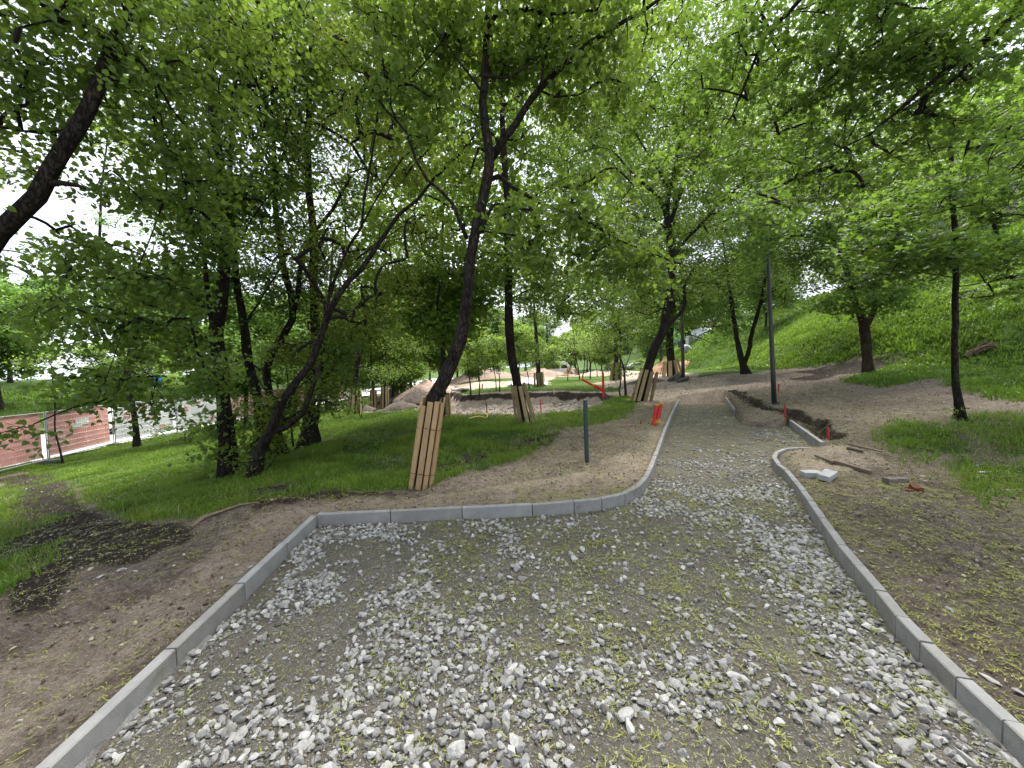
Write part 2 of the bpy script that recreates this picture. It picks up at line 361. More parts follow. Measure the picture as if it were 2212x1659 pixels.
def barkmat(name, c1, c2, sc=9):
    m, t, b = newmat(name)
    tcn = N(t, 'ShaderNodeTexCoord'); mpn = N(t, 'ShaderNodeMapping'); mpn.inputs['Scale'].default_value = (1, 1, .28)
    t.links.new(tcn.outputs['Object'], mpn.inputs[0])
    v = N(t, 'ShaderNodeTexVoronoi', Scale=sc * 3.2, feature='DISTANCE_TO_EDGE'); nn = N(t, 'ShaderNodeTexNoise', Scale=sc, Detail=8, Roughness=.7)
    wv = N(t, 'ShaderNodeMix', data_type='RGBA'); wv.inputs['Factor'].default_value = .12
    t.links.new(mpn.outputs[0], wv.inputs['A']); t.links.new(nn.outputs['Color'], wv.inputs['B']); t.links.new(mpn.outputs[0], nn.inputs['Vector'])
    t.links.new(wv.outputs['Result'], v.inputs['Vector'])
    r = ramp(t, nn.outputs['Fac'], [(.3, c2), (.55, c1), (.78, tuple(q * 1.7 for q in c1))])
    r2 = ramp(t, v.outputs['Distance'], [(0, (.35, .35, .35)), (.12, (1, 1, 1))])
    mm = N(t, 'ShaderNodeMix', data_type='RGBA', blend_type='MULTIPLY'); mm.inputs['Factor'].default_value = 1
    t.links.new(r.outputs[0], mm.inputs['A']); t.links.new(r2.outputs[0], mm.inputs['B'])
    # lichen and moss flecks
    n3 = N(t, 'ShaderNodeTexNoise', Scale=14, Detail=5); r3 = ramp(t, n3.outputs['Fac'], [(.62, (0, 0, 0)), (.72, (.5, .5, .5))]); t.links.new(tcn.outputs['Object'], n3.inputs['Vector'])
    m3 = N(t, 'ShaderNodeMix', data_type='RGBA'); m3.inputs['B'].default_value = (.10, .105, .06, 1)
    t.links.new(r3.outputs[0], m3.inputs['Factor']); t.links.new(mm.outputs['Result'], m3.inputs['A']); t.links.new(m3.outputs['Result'], b.inputs['Base Color'])
    bp = N(t, 'ShaderNodeBump', Strength=.9, Distance=.02); t.links.new(r2.outputs[0], bp.inputs['Height']); t.links.new(bp.outputs[0], b.inputs['Normal'])
    b.inputs['Roughness'].default_value = .9; b.inputs['Specular IOR Level'].default_value = .15; return m
BARK = barkmat('dark_bark', (.034, .029, .025), (.010, .0085, .007))
BARK2 = barkmat('brown_bark', (.060, .044, .034), (.024, .018, .014))
BARKF = barkmat('grey_bark', (.055, .048, .042), (.022, .019, .016))
TWIG = simple('twig', (.014, .012, .010), rough=.9, bump=0)

def groundmat():
    m, t, b = newmat('ground_soil')
    A = N(t, 'ShaderNodeAttribute', attribute_name='zone'); sp = N(t, 'ShaderNodeSeparateColor'); t.links.new(A.outputs['Color'], sp.inputs[0])
    tcn = N(t, 'ShaderNodeTexCoord')
    def noise(s, d=6, r=.65):
        n = N(t, 'ShaderNodeTexNoise', Scale=s, Detail=d, Roughness=r); t.links.new(tcn.outputs['Object'], n.inputs['Vector']); return n.outputs['Fac']
    n1 = noise(1.3); n2 = noise(14, 8, .75); n3 = noise(55, 6, .8); n4 = noise(210, 3, .6)
    soil = ramp(t, n2, [(.3, (.09, .072, .056)), (.5, (.205, .172, .138)), (.72, (.36, .31, .26))])
    sand = ramp(t, n2, [(.28, (.20, .155, .12)), (.5, (.34, .28, .225)), (.75, (.47, .40, .33))])
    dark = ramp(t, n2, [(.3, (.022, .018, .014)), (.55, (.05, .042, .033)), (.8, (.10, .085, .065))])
    gr = ramp(t, n2, [(.3, (.035, .05, .014)), (.5, (.05, .095, .018)), (.75, (.085, .16, .03))])
    def mixf(f, a, b_):
        x = N(t, 'ShaderNodeMix', data_type='RGBA'); t.links.new(f, x.inputs['Factor']); t.links.new(a, x.inputs['A']); t.links.new(b_, x.inputs['B']); return x.outputs['Result']
    def edge(f, lo=.3, hi=.6):   # break the soft mask with fine noise
        a = N(t, 'ShaderNodeMath', operation='ADD'); t.links.new(f, a.inputs[0]); s = N(t, 'ShaderNodeMath', operation='MULTIPLY_ADD'); t.links.new(n2, s.inputs[0]); s.inputs[1].default_value = .9; s.inputs[2].default_value = -.45
        t.links.new(s.outputs[0], a.inputs[1]); return ramp(t, a.outputs[0], [(lo, (0, 0, 0)), (hi, (1, 1, 1))]).outputs[0]
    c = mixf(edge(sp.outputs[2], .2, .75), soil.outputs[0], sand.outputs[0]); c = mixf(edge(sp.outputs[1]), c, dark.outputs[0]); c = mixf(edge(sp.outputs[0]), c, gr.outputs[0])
    # damp blotches and pale grit that belong to the soil
    bl = ramp(t, n1, [(.35, (.72, .72, .72)), (.6, (1.05, 1.05, 1.05))])
    mm = N(t, 'ShaderNodeMix', data_type='RGBA', blend_type='MULTIPLY'); mm.inputs['Factor'].default_value = 1; t.links.new(c, mm.inputs['A']); t.links.new(bl.outputs[0], mm.inputs['B'])
    g3 = ramp(t, n3, [(.3, (.45, .45, .45)), (.55, (1, 1, 1)), (.72, (2.1, 2.1, 2.1))])
    m2 = N(t, 'ShaderNodeMix', data_type='RGBA', blend_type='MULTIPLY'); m2.inputs['Factor'].default_value = .8; t.links.new(mm.outputs['Result'], m2.inputs['A']); t.links.new(g3.outputs[0], m2.inputs['B'])
    g4 = ramp(t, n4, [(.32, (.55, .55, .55)), (.5, (1, 1, 1)), (.70, (1.7, 1.65, 1.6))]); m4 = N(t, 'ShaderNodeMix', data_type='RGBA', blend_type='MULTIPLY'); m4.inputs['Factor'].default_value = .7; t.links.new(m2.outputs['Result'], m4.inputs['A']); t.links.new(g4.outputs[0], m4.inputs['B'])
    t.links.new(m4.outputs['Result'], b.inputs['Base Color'])
    b.inputs['Roughness'].default_value = .95; b.inputs['Specular IOR Level'].default_value = .1
    ad = N(t, 'ShaderNodeMath', operation='ADD'); t.links.new(n2, ad.inputs[0]); t.links.new(n3, ad.inputs[1])
    bp = N(t, 'ShaderNodeBump', Strength=1.0, Distance=.035); t.links.new(ad.outputs[0], bp.inputs['Height']); t.links.new(bp.outputs[0], b.inputs['Normal'])
    return m
def pathmat():
    m, t, b = newmat('gravel_dust')
    tcn = N(t, 'ShaderNodeTexCoord')
    def noise(s, d=6, r=.65):
        n = N(t, 'ShaderNodeTexNoise', Scale=s, Detail=d, Roughness=r); t.links.new(tcn.outputs['Object'], n.inputs['Vector']); return n.outputs['Fac']
    v = N(t, 'ShaderNodeTexVoronoi', Scale=75); t.links.new(tcn.outputs['Object'], v.inputs['Vector'])
    v2 = N(t, 'ShaderNodeTexVoronoi', Scale=190); t.links.new(tcn.outputs['Object'], v2.inputs['Vector'])
    n1 = noise(2.2); n2 = noise(40, 6, .8)
    c = ramp(t, n2, [(.3, (.095, .086, .068)), (.5, (.165, .152, .125)), (.72, (.25, .232, .20))])
    sc_ = N(t, 'ShaderNodeSeparateColor'); t.links.new(v.outputs['Color'], sc_.inputs[0])
    gp = ramp(t, sc_.outputs[0], [(.66, (0, 0, 0)), (.72, (1, 1, 1))]); gd = ramp(t, v.outputs['Distance'], [(.25, (1, 1, 1)), (.45, (0, 0, 0))])
    mu = N(t, 'ShaderNodeMix', data_type='RGBA', blend_type='MULTIPLY'); mu.inputs['Factor'].default_value = 1; t.links.new(gp.outputs[0], mu.inputs['A']); t.links.new(gd.outputs[0], mu.inputs['B'])
    x = N(t, 'ShaderNodeMix', data_type='RGBA'); x.inputs['B'].default_value = (.30, .295, .28, 1); t.links.new(mu.outputs['Result'], x.inputs['Factor']); t.links.new(c.outputs[0], x.inputs['A'])
    bl = ramp(t, n1, [(.35, (.8, .8, .78)), (.65, (1.12, 1.1, 1.06))]); mm = N(t, 'ShaderNodeMix', data_type='RGBA', blend_type='MULTIPLY'); mm.inputs['Factor'].default_value = 1
    t.links.new(x.outputs['Result'], mm.inputs['A']); t.links.new(bl.outputs[0], mm.inputs['B']); t.links.new(mm.outputs['Result'], b.inputs['Base Color'])
    b.inputs['Roughness'].default_value = .95; b.inputs['Specular IOR Level'].default_value = .1
    ad = N(t, 'ShaderNodeMath', operation='SUBTRACT'); t.links.new(n2, ad.inputs[0]); t.links.new(v2.outputs['Distance'], ad.inputs[1])
    bp = N(t, 'ShaderNodeBump', Strength=.9, Distance=.012); t.links.new(ad.outputs[0], bp.inputs['Height']); t.links.new(bp.outputs[0], b.inputs['Normal'])
    return m
def stonemat(name='crushed_limestone', stops=((0, (.12, .112, .10)), (.3, (.24, .235, .222)), (.65, (.35, .343, .328)), (1, (.49, .482, .465)))):
    m, t, b = newmat(name); a = N(t, 'ShaderNodeAttribute', attribute_name='var'); r = ramp(t, a.outputs['Fac'], list(stops))
    tcn = N(t, 'ShaderNodeTexCoord'); n = N(t, 'ShaderNodeTexNoise', Scale=60, Detail=6, Roughness=.7); t.links.new(tcn.outputs['Object'], n.inputs['Vector'])
    r2 = ramp(t, n.outputs['Fac'], [(.3, (.72, .71, .70)), (.65, (1.1, 1.1, 1.1))]); mm = N(t, 'ShaderNodeMix', data_type='RGBA', blend_type='MULTIPLY'); mm.inputs['Factor'].default_value = 1
    t.links.new(r.outputs[0], mm.inputs['A']); t.links.new(r2.outputs[0], mm.inputs['B']); t.links.new(mm.outputs['Result'], b.inputs['Base Color'])
    b.inputs['Roughness'].default_value = .85; b.inputs['Specular IOR Level'].default_value = .2
    bp = N(t, 'ShaderNodeBump', Strength=.4, Distance=.004); t.links.new(n.outputs['Fac'], bp.inputs['Height']); t.links.new(bp.outputs[0], b.inputs['Normal']); return m
GM = groundmat(); PM = pathmat(); SM = stonemat()
CONC = simple('kerb_concrete', (.30, .30, .298), (.21, .212, .21), 7, .85, .35, bscale=160)
CONCL = simple('pale_concrete', (.42, .43, .43), (.30, .31, .31), 9, .85, .3, bscale=120)
WOOD = simple('new_pine_board', (.58, .42, .235), (.42, .28, .14), 5, .65, .25, stretch=(9, 9, .7))
WOODG = simple('weathered_pine_board', (.38, .30, .17), (.25, .19, .10), 5, .75, .25, stretch=(9, 9, .7))
WOODO = simple('old_grey_board', (.20, .155, .115), (.11, .085, .065), 6, .9, .4, stretch=(3, 3, 3))
def stain(m, col, lo=.56, hi=.68, amt=.75, sc=3.5):
    t = m.node_tree; b = t.nodes['Principled BSDF']; src = b.inputs['Base Color'].links[0].from_socket; tcn = N(t, 'ShaderNodeTexCoord'); oi = N(t, 'ShaderNodeObjectInfo')
    v = N(t, 'ShaderNodeVectorMath', operation='ADD'); t.links.new(tcn.outputs['Object'], v.inputs[0]); t.links.new(oi.outputs['Location'], v.inputs[1])
    n = N(t, 'ShaderNodeTexNoise', Scale=sc, Detail=9, Roughness=.72); t.links.new(v.outputs[0], n.inputs['Vector']); r = ramp(t, n.outputs['Fac'], [(lo, (0, 0, 0)), (hi, (amt, amt, amt))])
    x = N(t, 'ShaderNodeMix', data_type='RGBA'); x.inputs['B'].default_value = (*col, 1); t.links.new(r.outputs[0], x.inputs['Factor']); t.links.new(src, x.inputs['A']); t.links.new(x.outputs['Result'], b.inputs['Base Color'])
stain(CONC, (.17, .14, .11)); stain(CONCL, (.2, .17, .13)); stain(WOOD, (.22, .14, .08), .55, .75, .6, 2.5); stain(WOODG, (.14, .11, .07), .5, .7, .6, 2.5)
vary(WOOD, .68, 1.15); vary(WOODG, .6, 1.25); vary(CONC, .92, 1.08)
WIRE = simple('rusty_wire', (.10, .06, .04), rough=.6, bump=0, metal=.6)
RED = simple('red_plastic', (.62, .035, .025), (.50, .02, .02), 5, .4, .05, spec=.5)
YEL = simple('yellow_tape', (.62, .50, .08), (.5, .38, .05), 8, .5, .1)
YELP = simple('faded_barrier_tape', (.60, .50, .22), (.5, .42, .2), 8, .6, .05)
GREEN = simple('dark_green_paint', (.028, .052, .055), (.022, .042, .045), 12, .45, .05, spec=.5)
GREY = simple('dark_grey_paint', (.04, .045, .047), (.03, .034, .036), 12, .45, .05, spec=.5)
STAKEW = simple('stake_wood', (.35, .20, .12), (.25, .14, .08), 20, .8, .2)
STAKER = simple('stake_red_paint', (.48, .04, .05), (.36, .03, .04), 20, .6, .1)
GALV = simple('galvanised_steel', (.42, .43, .44), (.33, .34, .35), 20, .45, .05, metal=.7)
OLDBR = simple('grey_brick', (.20, .175, .155), (.12, .10, .09), 18, .9, .5)
BRICK = simple('broken_brick', (.20, .065, .04), (.12, .045, .03), 18, .9, .5)
SLAB = simple('old_paving_slab', (.36, .35, .34), (.24, .23, .22), 8, .9, .4)
PAPER = simple('white_paper', (.75, .76, .75), (.62, .63, .63), 10, .7, .1)
RUB = simple('black_rubber', (.02, .02, .02), rough=.8, bump=.1)
GLASS = simple('dark_glass', (.02, .025, .03), rough=.1, bump=0, spec=.7)
stain(GREEN, (.10, .10, .085), .6, .7, .5, 8); stain(GREY, (.10, .095, .08), .62, .7, .4, 6); stain(RED, (.32, .10, .07), .58, .7, .5, 9)
WHITE = simple('white_car_paint', (.72, .74, .77), (.66, .68, .71), 3, .3, 0, spec=.6)

# ------------------------------------------------------------------ ground
def axis(segs):
    o = [segs[0][0]]
    for a, b, s in segs: o += list(np.linspace(a, b, max(2, int(round((b - a) / s)) + 1))[1:])
    return np.array(o)
xs = axis([(-320, -60, 20), (-60, -25, 1.5), (-25, -9, .22), (-9, 10, .055), (10, 26, .22), (26, 60, 1.5), (60, 320, 20)])
ys = axis([(-60, -6, 6), (-6, 0, .3), (0, 8, .045), (8, 24, .085), (24, 60, .45), (60, 120, 3), (120, 520, 25)])
X, Y = np.meshgrid(xs, ys); Xf = X.ravel(); Yf = Y.ravel(); Zf = height(Xf, Yf)
nx, ny = len(xs), len(ys); idx = np.arange(nx * ny).reshape(ny, nx)
Q = np.stack([idx[:-1, :-1], idx[:-1, 1:], idx[1:, 1:], idx[1:, :-1]], -1).reshape(-1, 4)
mb = MB(); mb.add(np.stack([Xf, Yf, Zf], 1), Q)
go = mb.build('ground', GM, smooth=True); tag(go, kind='structure')
g_, d_, s_ = zones(Xf, Yf)
ca = go.data.color_attributes.new('zone', 'FLOAT_COLOR', 'POINT')
ca.data.foreach_set('color', np.stack([g_, d_, s_, np.ones_like(g_)], 1).astype(np.float32).ravel())

# gravel path bed
xs = axis([(-3.2, 3.6, .03), (3.6, 8.5, .06)]); ys = axis([(-2.5, 6, .03), (6, 14.5, .07)])
X, Y = np.meshgrid(xs, ys); Xf = X.ravel(); Yf = Y.ravel(); pdv = pathd(Xf, Yf)
def pathz(x, y): return -.028 + (fbm(x * 1.1, y * 1.1, 31, 3) - .5) * .035 + (fbm(x * 9, y * 9, 32, 3) - .5) * .016
nx, ny = len(xs), len(ys); idx = np.arange(nx * ny).reshape(ny, nx)
Q = np.stack([idx[:-1, :-1], idx[:-1, 1:], idx[1:, 1:], idx[1:, :-1]], -1).reshape(-1, 4)
Q = Q[(pdv[Q].max(1) < .06)]
used = np.unique(Q); rem = np.full(nx * ny, -1); rem[used] = np.arange(len(used))
mb = MB(); mb.add(np.stack([Xf, Yf, pathz(Xf, Yf)], 1)[used], rem[Q]); tag(mb.build('gravel_path', PM, smooth=True), kind='structure')

# street beyond the temporary fence
ROADM = simple('pale_asphalt', (.42, .41, .41), (.34, .33, .33), 3, .9, .2)
def strip(name, x0, x1, y0, y1, dz, m, n=40):
    xs = np.linspace(x0, x1, 8); ys = np.linspace(y0, y1, n); X, Y = np.meshgrid(xs, ys); V = np.stack([X.ravel(), Y.ravel(), hbase(X.ravel(), Y.ravel()) + dz], 1)
    i = np.arange(8 * n).reshape(n, 8); q = np.stack([i[:-1, :-1], i[:-1, 1:], i[1:, 1:], i[1:, :-1]], -1).reshape(-1, 4)
    mb = MB(); mb.add(V, q); return tag(mb.build(name, m, smooth=True), kind='structure')
strip('road', -28.8, -20.8, -40, 140, .03, ROADM)
strip('pavement', -20.75, -19.7, -40, 140, .05, simple('pale_pavement', (.5, .49, .48), (.42, .41, .40), 4, .9, .2))
# bare sandy roadway in front of the van
# ------------------------------------------------------------------ kerbstones
def offs(poly, wdt, side):
    poly = np.array([p[:2] for p in poly]); o = []
    for i in range(len(poly)):
        a = poly[max(0, i - 1)]; b = poly[min(len(poly) - 1, i + 1)]
        n = []
        for u, v in ((a, poly[i]), (poly[i], b)):
            e = v - u; L = np.linalg.norm(e)
            if L > 1e-6: n.append(np.array([-e[1], e[0]]) / L)
        m = np.mean(n, 0); m /= np.linalg.norm(m); c = max(.5, m @ n[0]); o.append(poly[i] + m * wdt / c * side)
    return np.array(o)
def kerb_row(poly, joints, side, label, group, mat=CONC, top=KT):
    """poly = inner top edge; joints = max stone length"""
    pts = [np.array(poly[0][:2])]
    P2 = [np.array(p[:2]) for p in poly]
    for a, b in zip(P2[:-1], P2[1:]):
        L = np.linalg.norm(b - a); k = max(1, int(round(L / joints)))
        for i in range(1, k + 1): pts.append(a + (b - a) * i / k)
    pts = np.array(pts); o = offs(pts, .062, side)
    for i in range(len(pts) - 1):
        a, b = pts[i], pts[i + 1]; c, d = o[i], o[i + 1]; L = np.linalg.norm(b - a); g = min(.1, .005 / L)
        a2, b2, c2, d2 = a + (b - a) * g, b - (b - a) * g, c + (d - c) * g, d - (d - c) * g
        tz = top + rng.uniform(-.004, .004); ch = .006
        def ins(p_, q): v = q - p_; return p_ + v / np.linalg.norm(v) * ch
        base = np.array([a2, b2, d2, c2]); cen = base.mean(0)
        tp = np.array([ins(a2, c2), ins(b2, d2), ins(d2, b2), ins(c2, a2)])
        V = np.vstack([np.c_[base, np.full(4, -.1)], np.c_[base, np.full(4, tz - ch)], np.c_[tp, np.full(4, tz)]])
        Fc = [(0, 1, 2, 3)] + [(r * 4 + k, r * 4 + (k + 1) % 4, r * 4 + 4 + (k + 1) % 4, r * 4 + 4 + k) for r in (0, 1) for k in range(4)] + [(8, 9, 10, 11)]
        if side < 0: pass
        m_ = MB(); m_.add(V, Fc); loc = np.array([cen[0], cen[1], 0]); ob = m_.build('kerbstone', mat, loc=loc)
        me = ob.data; 
        import bmesh
        bm = bmesh.new(); bm.from_mesh(me); bmesh.ops.recalc_face_normals(bm, faces=bm.faces); bm.to_mesh(me); bm.free()
        tag(ob, label, 'kerbstone', group)
kl2 = kl
kerb_row(kl2, .72, 1, 'long grey concrete kerbstone in the straight row left of the gravel', 'kerbstones in the straight left row')
kerb_row(kb[:5], .95, 1, 'grey concrete kerbstone in the row along the far edge of the wide gravel area', 'kerbstones in the row behind the wide gravel')
kerb_row(kb[4:11], .3, 1, 'short grey kerbstone of the bend left of the narrow gravel path', 'kerbstones in the left bend')
kerb_row(kb[10:], 1.0, 1, 'grey kerbstone in the straight row left of the narrow far path', 'kerbstones left of the narrow path')
kerb_row(kr[:9], .27, -1, 'short grey kerbstone in the long curve right of the gravel', 'kerbstones in the long right curve')
kerb_row(kr[8:], .2, -1, 'short grey kerbstone of the tight bend beside the sandy mound', 'kerbstones in the tight right bend')
kerb_row(kside, 2, 1, 'long grey kerbstone standing alone at the edge of the side path', None, top=.13)
kerb_row(kfar, 4, 1, 'pale kerbstone set alone at the far right end of the gravel path', None, top=.12)

# mortar squeezed out along the inside foot of two kerb rows
MORT = simple('mortar', (.27, .262, .25), (.16, .155, .145), 30, .95, .8, bscale=90)
def haunch(poly, side, label):
    S = cr(np.array([[*q[:2], 0] for q in poly]), .04)[:, :2]; o1 = offs(S, .004, -side); m = len(S); wdt = .004 + .05 * np.maximum(0, fbm(S[:, 0] * 6 + 3, S[:, 1] * 6, 41, 4) - .40) * 5; T = np.gradient(S, axis=0); T /= np.linalg.norm(T, axis=1)[:, None]; nn = np.stack([T[:, 1], -T[:, 0]], 1) * side; rows = []
    for f, z in ((0, .020), (.35, .006), (.75, -.012), (1.05, -.045)): rows.append(np.c_[S + nn * (wdt * f)[:, None], z - .022 + .03 * (fbm(S[:, 0] * 14 + f * 9, S[:, 1] * 14, 42, 3) - .5)])
    V = np.concatenate(rows); q = np.array([[r * m + i, r * m + i + 1, (r + 1) * m + i + 1, (r + 1) * m + i] for r in range(3) for i in range(m - 1)]); mb_ = MB(); mb_.add(V, q if side < 0 else q[:, ::-1]); tag(mb_.build('mortar_haunch', MORT, loc=V[0], smooth=True), label, 'mortar')
haunch([kl[0], kl[1], kl[1] + (kl[2] - kl[1]) * .35], 1, 'rough pale mortar along the inner foot of the straight left kerb')
haunch(kr[:5], -1, 'rough pale mortar along the inner foot of the near right kerb')

# ------------------------------------------------------------------ stones
def ico():
    p = (1 + 5 ** .5) / 2; V = np.array([(-1, p, 0), (1, p, 0), (-1, -p, 0), (1, -p, 0), (0, -1, p), (0, 1, p), (0, -1, -p), (0, 1, -p), (p, 0, -1), (p, 0, 1), (-p, 0, -1), (-p, 0, 1)], float); V /= np.linalg.norm(V[0])
    Fc = np.array([(0, 11, 5), (0, 5, 1), (0, 1, 7), (0, 7, 10), (0, 10, 11), (1, 5, 9), (5, 11, 4), (11, 10, 2), (10, 7, 6), (7, 1, 8), (3, 9, 4), (3, 4, 2), (3, 2, 6), (3, 6, 8), (3, 8, 9), (4, 9, 5), (2, 4, 11), (6, 2, 10), (8, 6, 7), (9, 8, 1)]); return V, Fc
IV, IF = ico()
def ico2():
    V = list(map(tuple, IV)); F2 = []; c = {}
    def mid(a, b):
        k = (min(a, b), max(a, b))
        if k not in c: m = (np.array(V[a]) + V[b]) / 2; V.append(tuple(m / np.linalg.norm(m))); c[k] = len(V) - 1
        return c[k]
    for a, b, d in IF:
        e, f, g = mid(a, b), mid(b, d), mid(d, a); F2 += [(a, e, g), (b, f, e), (d, g, f), (e, f, g)]
    return np.array(V), np.array(F2)
I2V, I2F = ico2()
def rockshape(r, big=False):
    V = (I2V if big else IV).copy()
    for _ in range(14 if big else 6):      # shave with random planes: broken facets
        n = r.normal(size=3); n /= np.linalg.norm(n); d = r.uniform(.38, .75); k = V @ n; V = V - np.where(k > d, k - d, 0)[:, None] * n
    V = V * (1 + r.uniform(-.06, .06, (len(V), 1))); return V * r.uniform([.8, .6, .45], [1.3, 1.0, .85])
def rot_rand(n, r, tilt=3.14):
    a = r.uniform(0, 6.283, n); b = r.uniform(-tilt, tilt, n) * .5; c = r.uniform(0, 6.283, n)
    ca_, sa, cb, sb, cc, sc_ = np.cos(a), np.sin(a), np.cos(b), np.sin(b), np.cos(c), np.sin(c); Zr = np.zeros(n); O = np.ones(n)
    A = np.stack([ca_, -sa, Zr, sa, ca_, Zr, Zr, Zr, O], 1).reshape(n, 3, 3); B = np.stack([O, Zr, Zr, Zr, cb, -sb, Zr, sb, cb], 1).reshape(n, 3, 3); C = np.stack([cc, -sc_, Zr, sc_, cc, Zr, Zr, Zr, O], 1).reshape(n, 3, 3)
    return A @ B @ C
def scatter_rocks(mb, xy, size, zf, big, r, var):
    nv = 24; which = r.integers(0, nv, len(xy))
    for k in range(nv):
        s = which == k; n = int(s.sum())
        if not n: continue
        T = rockshape(r, big); Fc = I2F if big else IF; M = rot_rand(n, r, 1.2)
        V = np.einsum('nij,vj->nvi', M, T) * size[s][:, None, None]
        V[:, :, 0] += xy[s, 0][:, None]; V[:, :, 1] += xy[s, 1][:, None]; V[:, :, 2] += (zf[s] + size[s] * .32)[:, None]
        Fa = (Fc[None] + (np.arange(n) * len(T))[:, None, None]).reshape(-1, 3)
        mb.add(V.reshape(-1, 3), Fa, 0, np.repeat(var[s], len(T)))
DB = [(700, 1180, .35, 1), (760, 1230, .35, 1), (820, 1170, .25, .8), (620, 1250, .3, .8), (900, 1300, .3, .8), (1080, 1150, .3, .9), (1180, 1160, .3, .7), (760, 1330, .25, .9), (930, 1400, .22, .8),
      (1000, 1480, .22, .9), (1150, 1540, .2, 1), (1250, 1600, .2, 1), (900, 1560, .15, .8), (750, 1560, .16, .7), (700, 1640, .2, .9), (560, 1500, .12, .5), (560, 1590, .16, .9), (420, 1640, .15, .8), (1000, 1620, .2, .7),
      (1400, 1560, .25, .9), (1550, 1600, .25, .9), (1700, 1600, .2, .9), (1850, 1640, .22, 1), (1450, 1280, .22, .5), (1250, 1320, .15, .4), (1440, 1440, .15, .4), (1560, 1420, .15, .7), (1330, 1480, .15, .6),
      (1640, 1060, .35, .9), (1690, 1130, .3, .9), (1740, 1200, .3, 1), (1790, 1260, .25, 1), (1850, 1330, .22, 1), (1900, 1400, .18, .9), (1960, 1470, .15, .9), (2040, 1560, .15, 1), (2100, 1630, .2, 1), (1600, 980, .5, .4), (1500, 1000, .4, .3),
      (1480, 1070, .35, .7), (1400, 1075, .2, .7), (1440, 1090, .25, .7), (1520, 1110, .2, .3), (480, 1330, .12, .8), (420, 1400, .1, .8), (360, 1480, .08, .8), (300, 1560, .08, .7), (560, 1230, .15, .7), (1660, 940, .45, .7), (1540, 900, .9, .18), (620, 1420, .15, .5)]
DBW = [(PZ(a, b, 0), s, w_) for a, b, s, w_ in DB]
def dens(x, y):
    d = np.zeros(x.shape)
    for p_, s, w_ in DBW: d = d + w_ * np.exp(-((x - p_[0]) ** 2 + (y - p_[1]) ** 2) / (2 * s * s))
    return np.clip(d * 1.25 * sstep(.30, .56, fbm(x * 2.6, y * 2.6, 77, 4)) , 0, 1) ** 1.2
def sample_path(n, ymax, ymin=.3, r=rng):
    x = r.uniform(-3, 8, n); y = r.uniform(ymin, ymax, n); pd = pathd(x, y)
    vis = (np.abs(x) < y * 1.5 + 1.0); k = (pd < -.012) & vis; return np.stack([x[k], y[k]], 1)
gv = MB()
q = sample_path(300000, 6.2); dn = dens(q[:, 0], q[:, 1]); k = rng.random(len(q)) < (dn * np.where(q[:, 1] < 2.6, .27, .34) + .045); q = q[k]; sz = .006 + .025 * rng.random(len(q)) ** 1.7 + .006 * dn[k] * rng.random(len(q))
near = q[:, 1] < 2.6
zz = pathz(q[:, 0], q[:, 1]); va = np.clip(rng.normal(.5, .25, len(q)), 0, 1)
scatter_rocks(gv, q[near & (sz > .017)], sz[near & (sz > .017)], zz[near & (sz > .017)], True, rng, va[near & (sz > .017)])
o_ = ~(near & (sz > .017)); scatter_rocks(gv, q[o_], sz[o_], zz[o_], False, rng, va[o_])
q = sample_path(260000, 3.2); dn = dens(q[:, 0], q[:, 1]); k = rng.random(len(q)) < (.12 + .25 * dn); q = q[k]; sz = .003 + .006 * rng.random(len(q)) ** 2      # grit
scatter_rocks(gv, q, sz, pathz(q[:, 0], q[:, 1]), False, rng, np.clip(rng.normal(.35, .25, len(q)), 0, 1))
q = sample_path(60000, 14, 6.0); dn = dens(q[:, 0], q[:, 1]); k = rng.random(len(q)) < (dn * .40 + .03); q = q[k]; sz = .018 + .02 * rng.random(len(q))
scatter_rocks(gv, q, sz, pathz(q[:, 0], q[:, 1]), False, rng, np.clip(rng.normal(.4, .2, len(q)), 0, 1))
# a few larger pieces
q = sample_path(2600, 3.4); k = rng.random(len(q)) < .05 + .3 * dens(q[:, 0], q[:, 1]); q = q[k]; sz = rng.uniform(.03, .046, len(q))
scatter_rocks(gv, q, sz, pathz(q[:, 0], q[:, 1]), True, rng, np.clip(rng.normal(.6, .2, len(q)), 0, 1))
tag(gv.build('gravel', SM, attname='var'), kind='stuff')
# rubble in the soil
rb = MB(); n = 60000
x = rng.uniform(-14, 16, n); y = .3 + 22 * rng.random(n) ** 1.3; k = (pathd(x, y) > .09) & (np.abs(x) < y * 1.45 + 1)
g2, d2, s2 = zones(x, y); k &= (rng.random(n) < (1 - g2) * .8); q = np.stack([x[k], y[k]], 1)
sz = (.003 + .012 * rng.random(len(q)) ** 3) * (1 + q[:, 1] * .08)
scatter_rocks(rb, q, sz, height(q[:, 0], q[:, 1]), False, rng, rng.random(len(q)))
# crumbs and clods close to the viewer
for (n, ymx, s0, s1, pw, dmp) in ((150000, 4.5, .0018, .007, 2, 1), (16000, 7, .006, .020, 2, .8)):
    x = rng.uniform(-6.5, 6.5, n); y = .5 + ymx * rng.random(n) ** 1.1; k = (pathd(x, y) > .085) & (np.abs(x) < y * 1.42 + .6)
    x, y = x[k], y[k]; g2, d2, s2 = zones(x, y); k = rng.random(len(x)) < (1 - g2 * .9) * (.25 + .9 * (fbm(x * 2.5, y * 2.5, 58) > .48)); q = np.stack([x[k], y[k]], 1); sz = s0 + (s1 - s0) * rng.random(len(q)) ** pw
    scatter_rocks(rb, q, sz, height(q[:, 0], q[:, 1]), False, rng, rng.random(len(q)) ** (1.0 if s1 < .01 else 2.5))
SOILST = stonemat('soil_rubble', ((0, (.08, .06, .045)), (.5, (.17, .13, .10)), (.85, (.30, .25, .20)), (1, (.5, .46, .42))))
tag(rb.build('rubble', SOILST, attname='var'), kind='stuff')
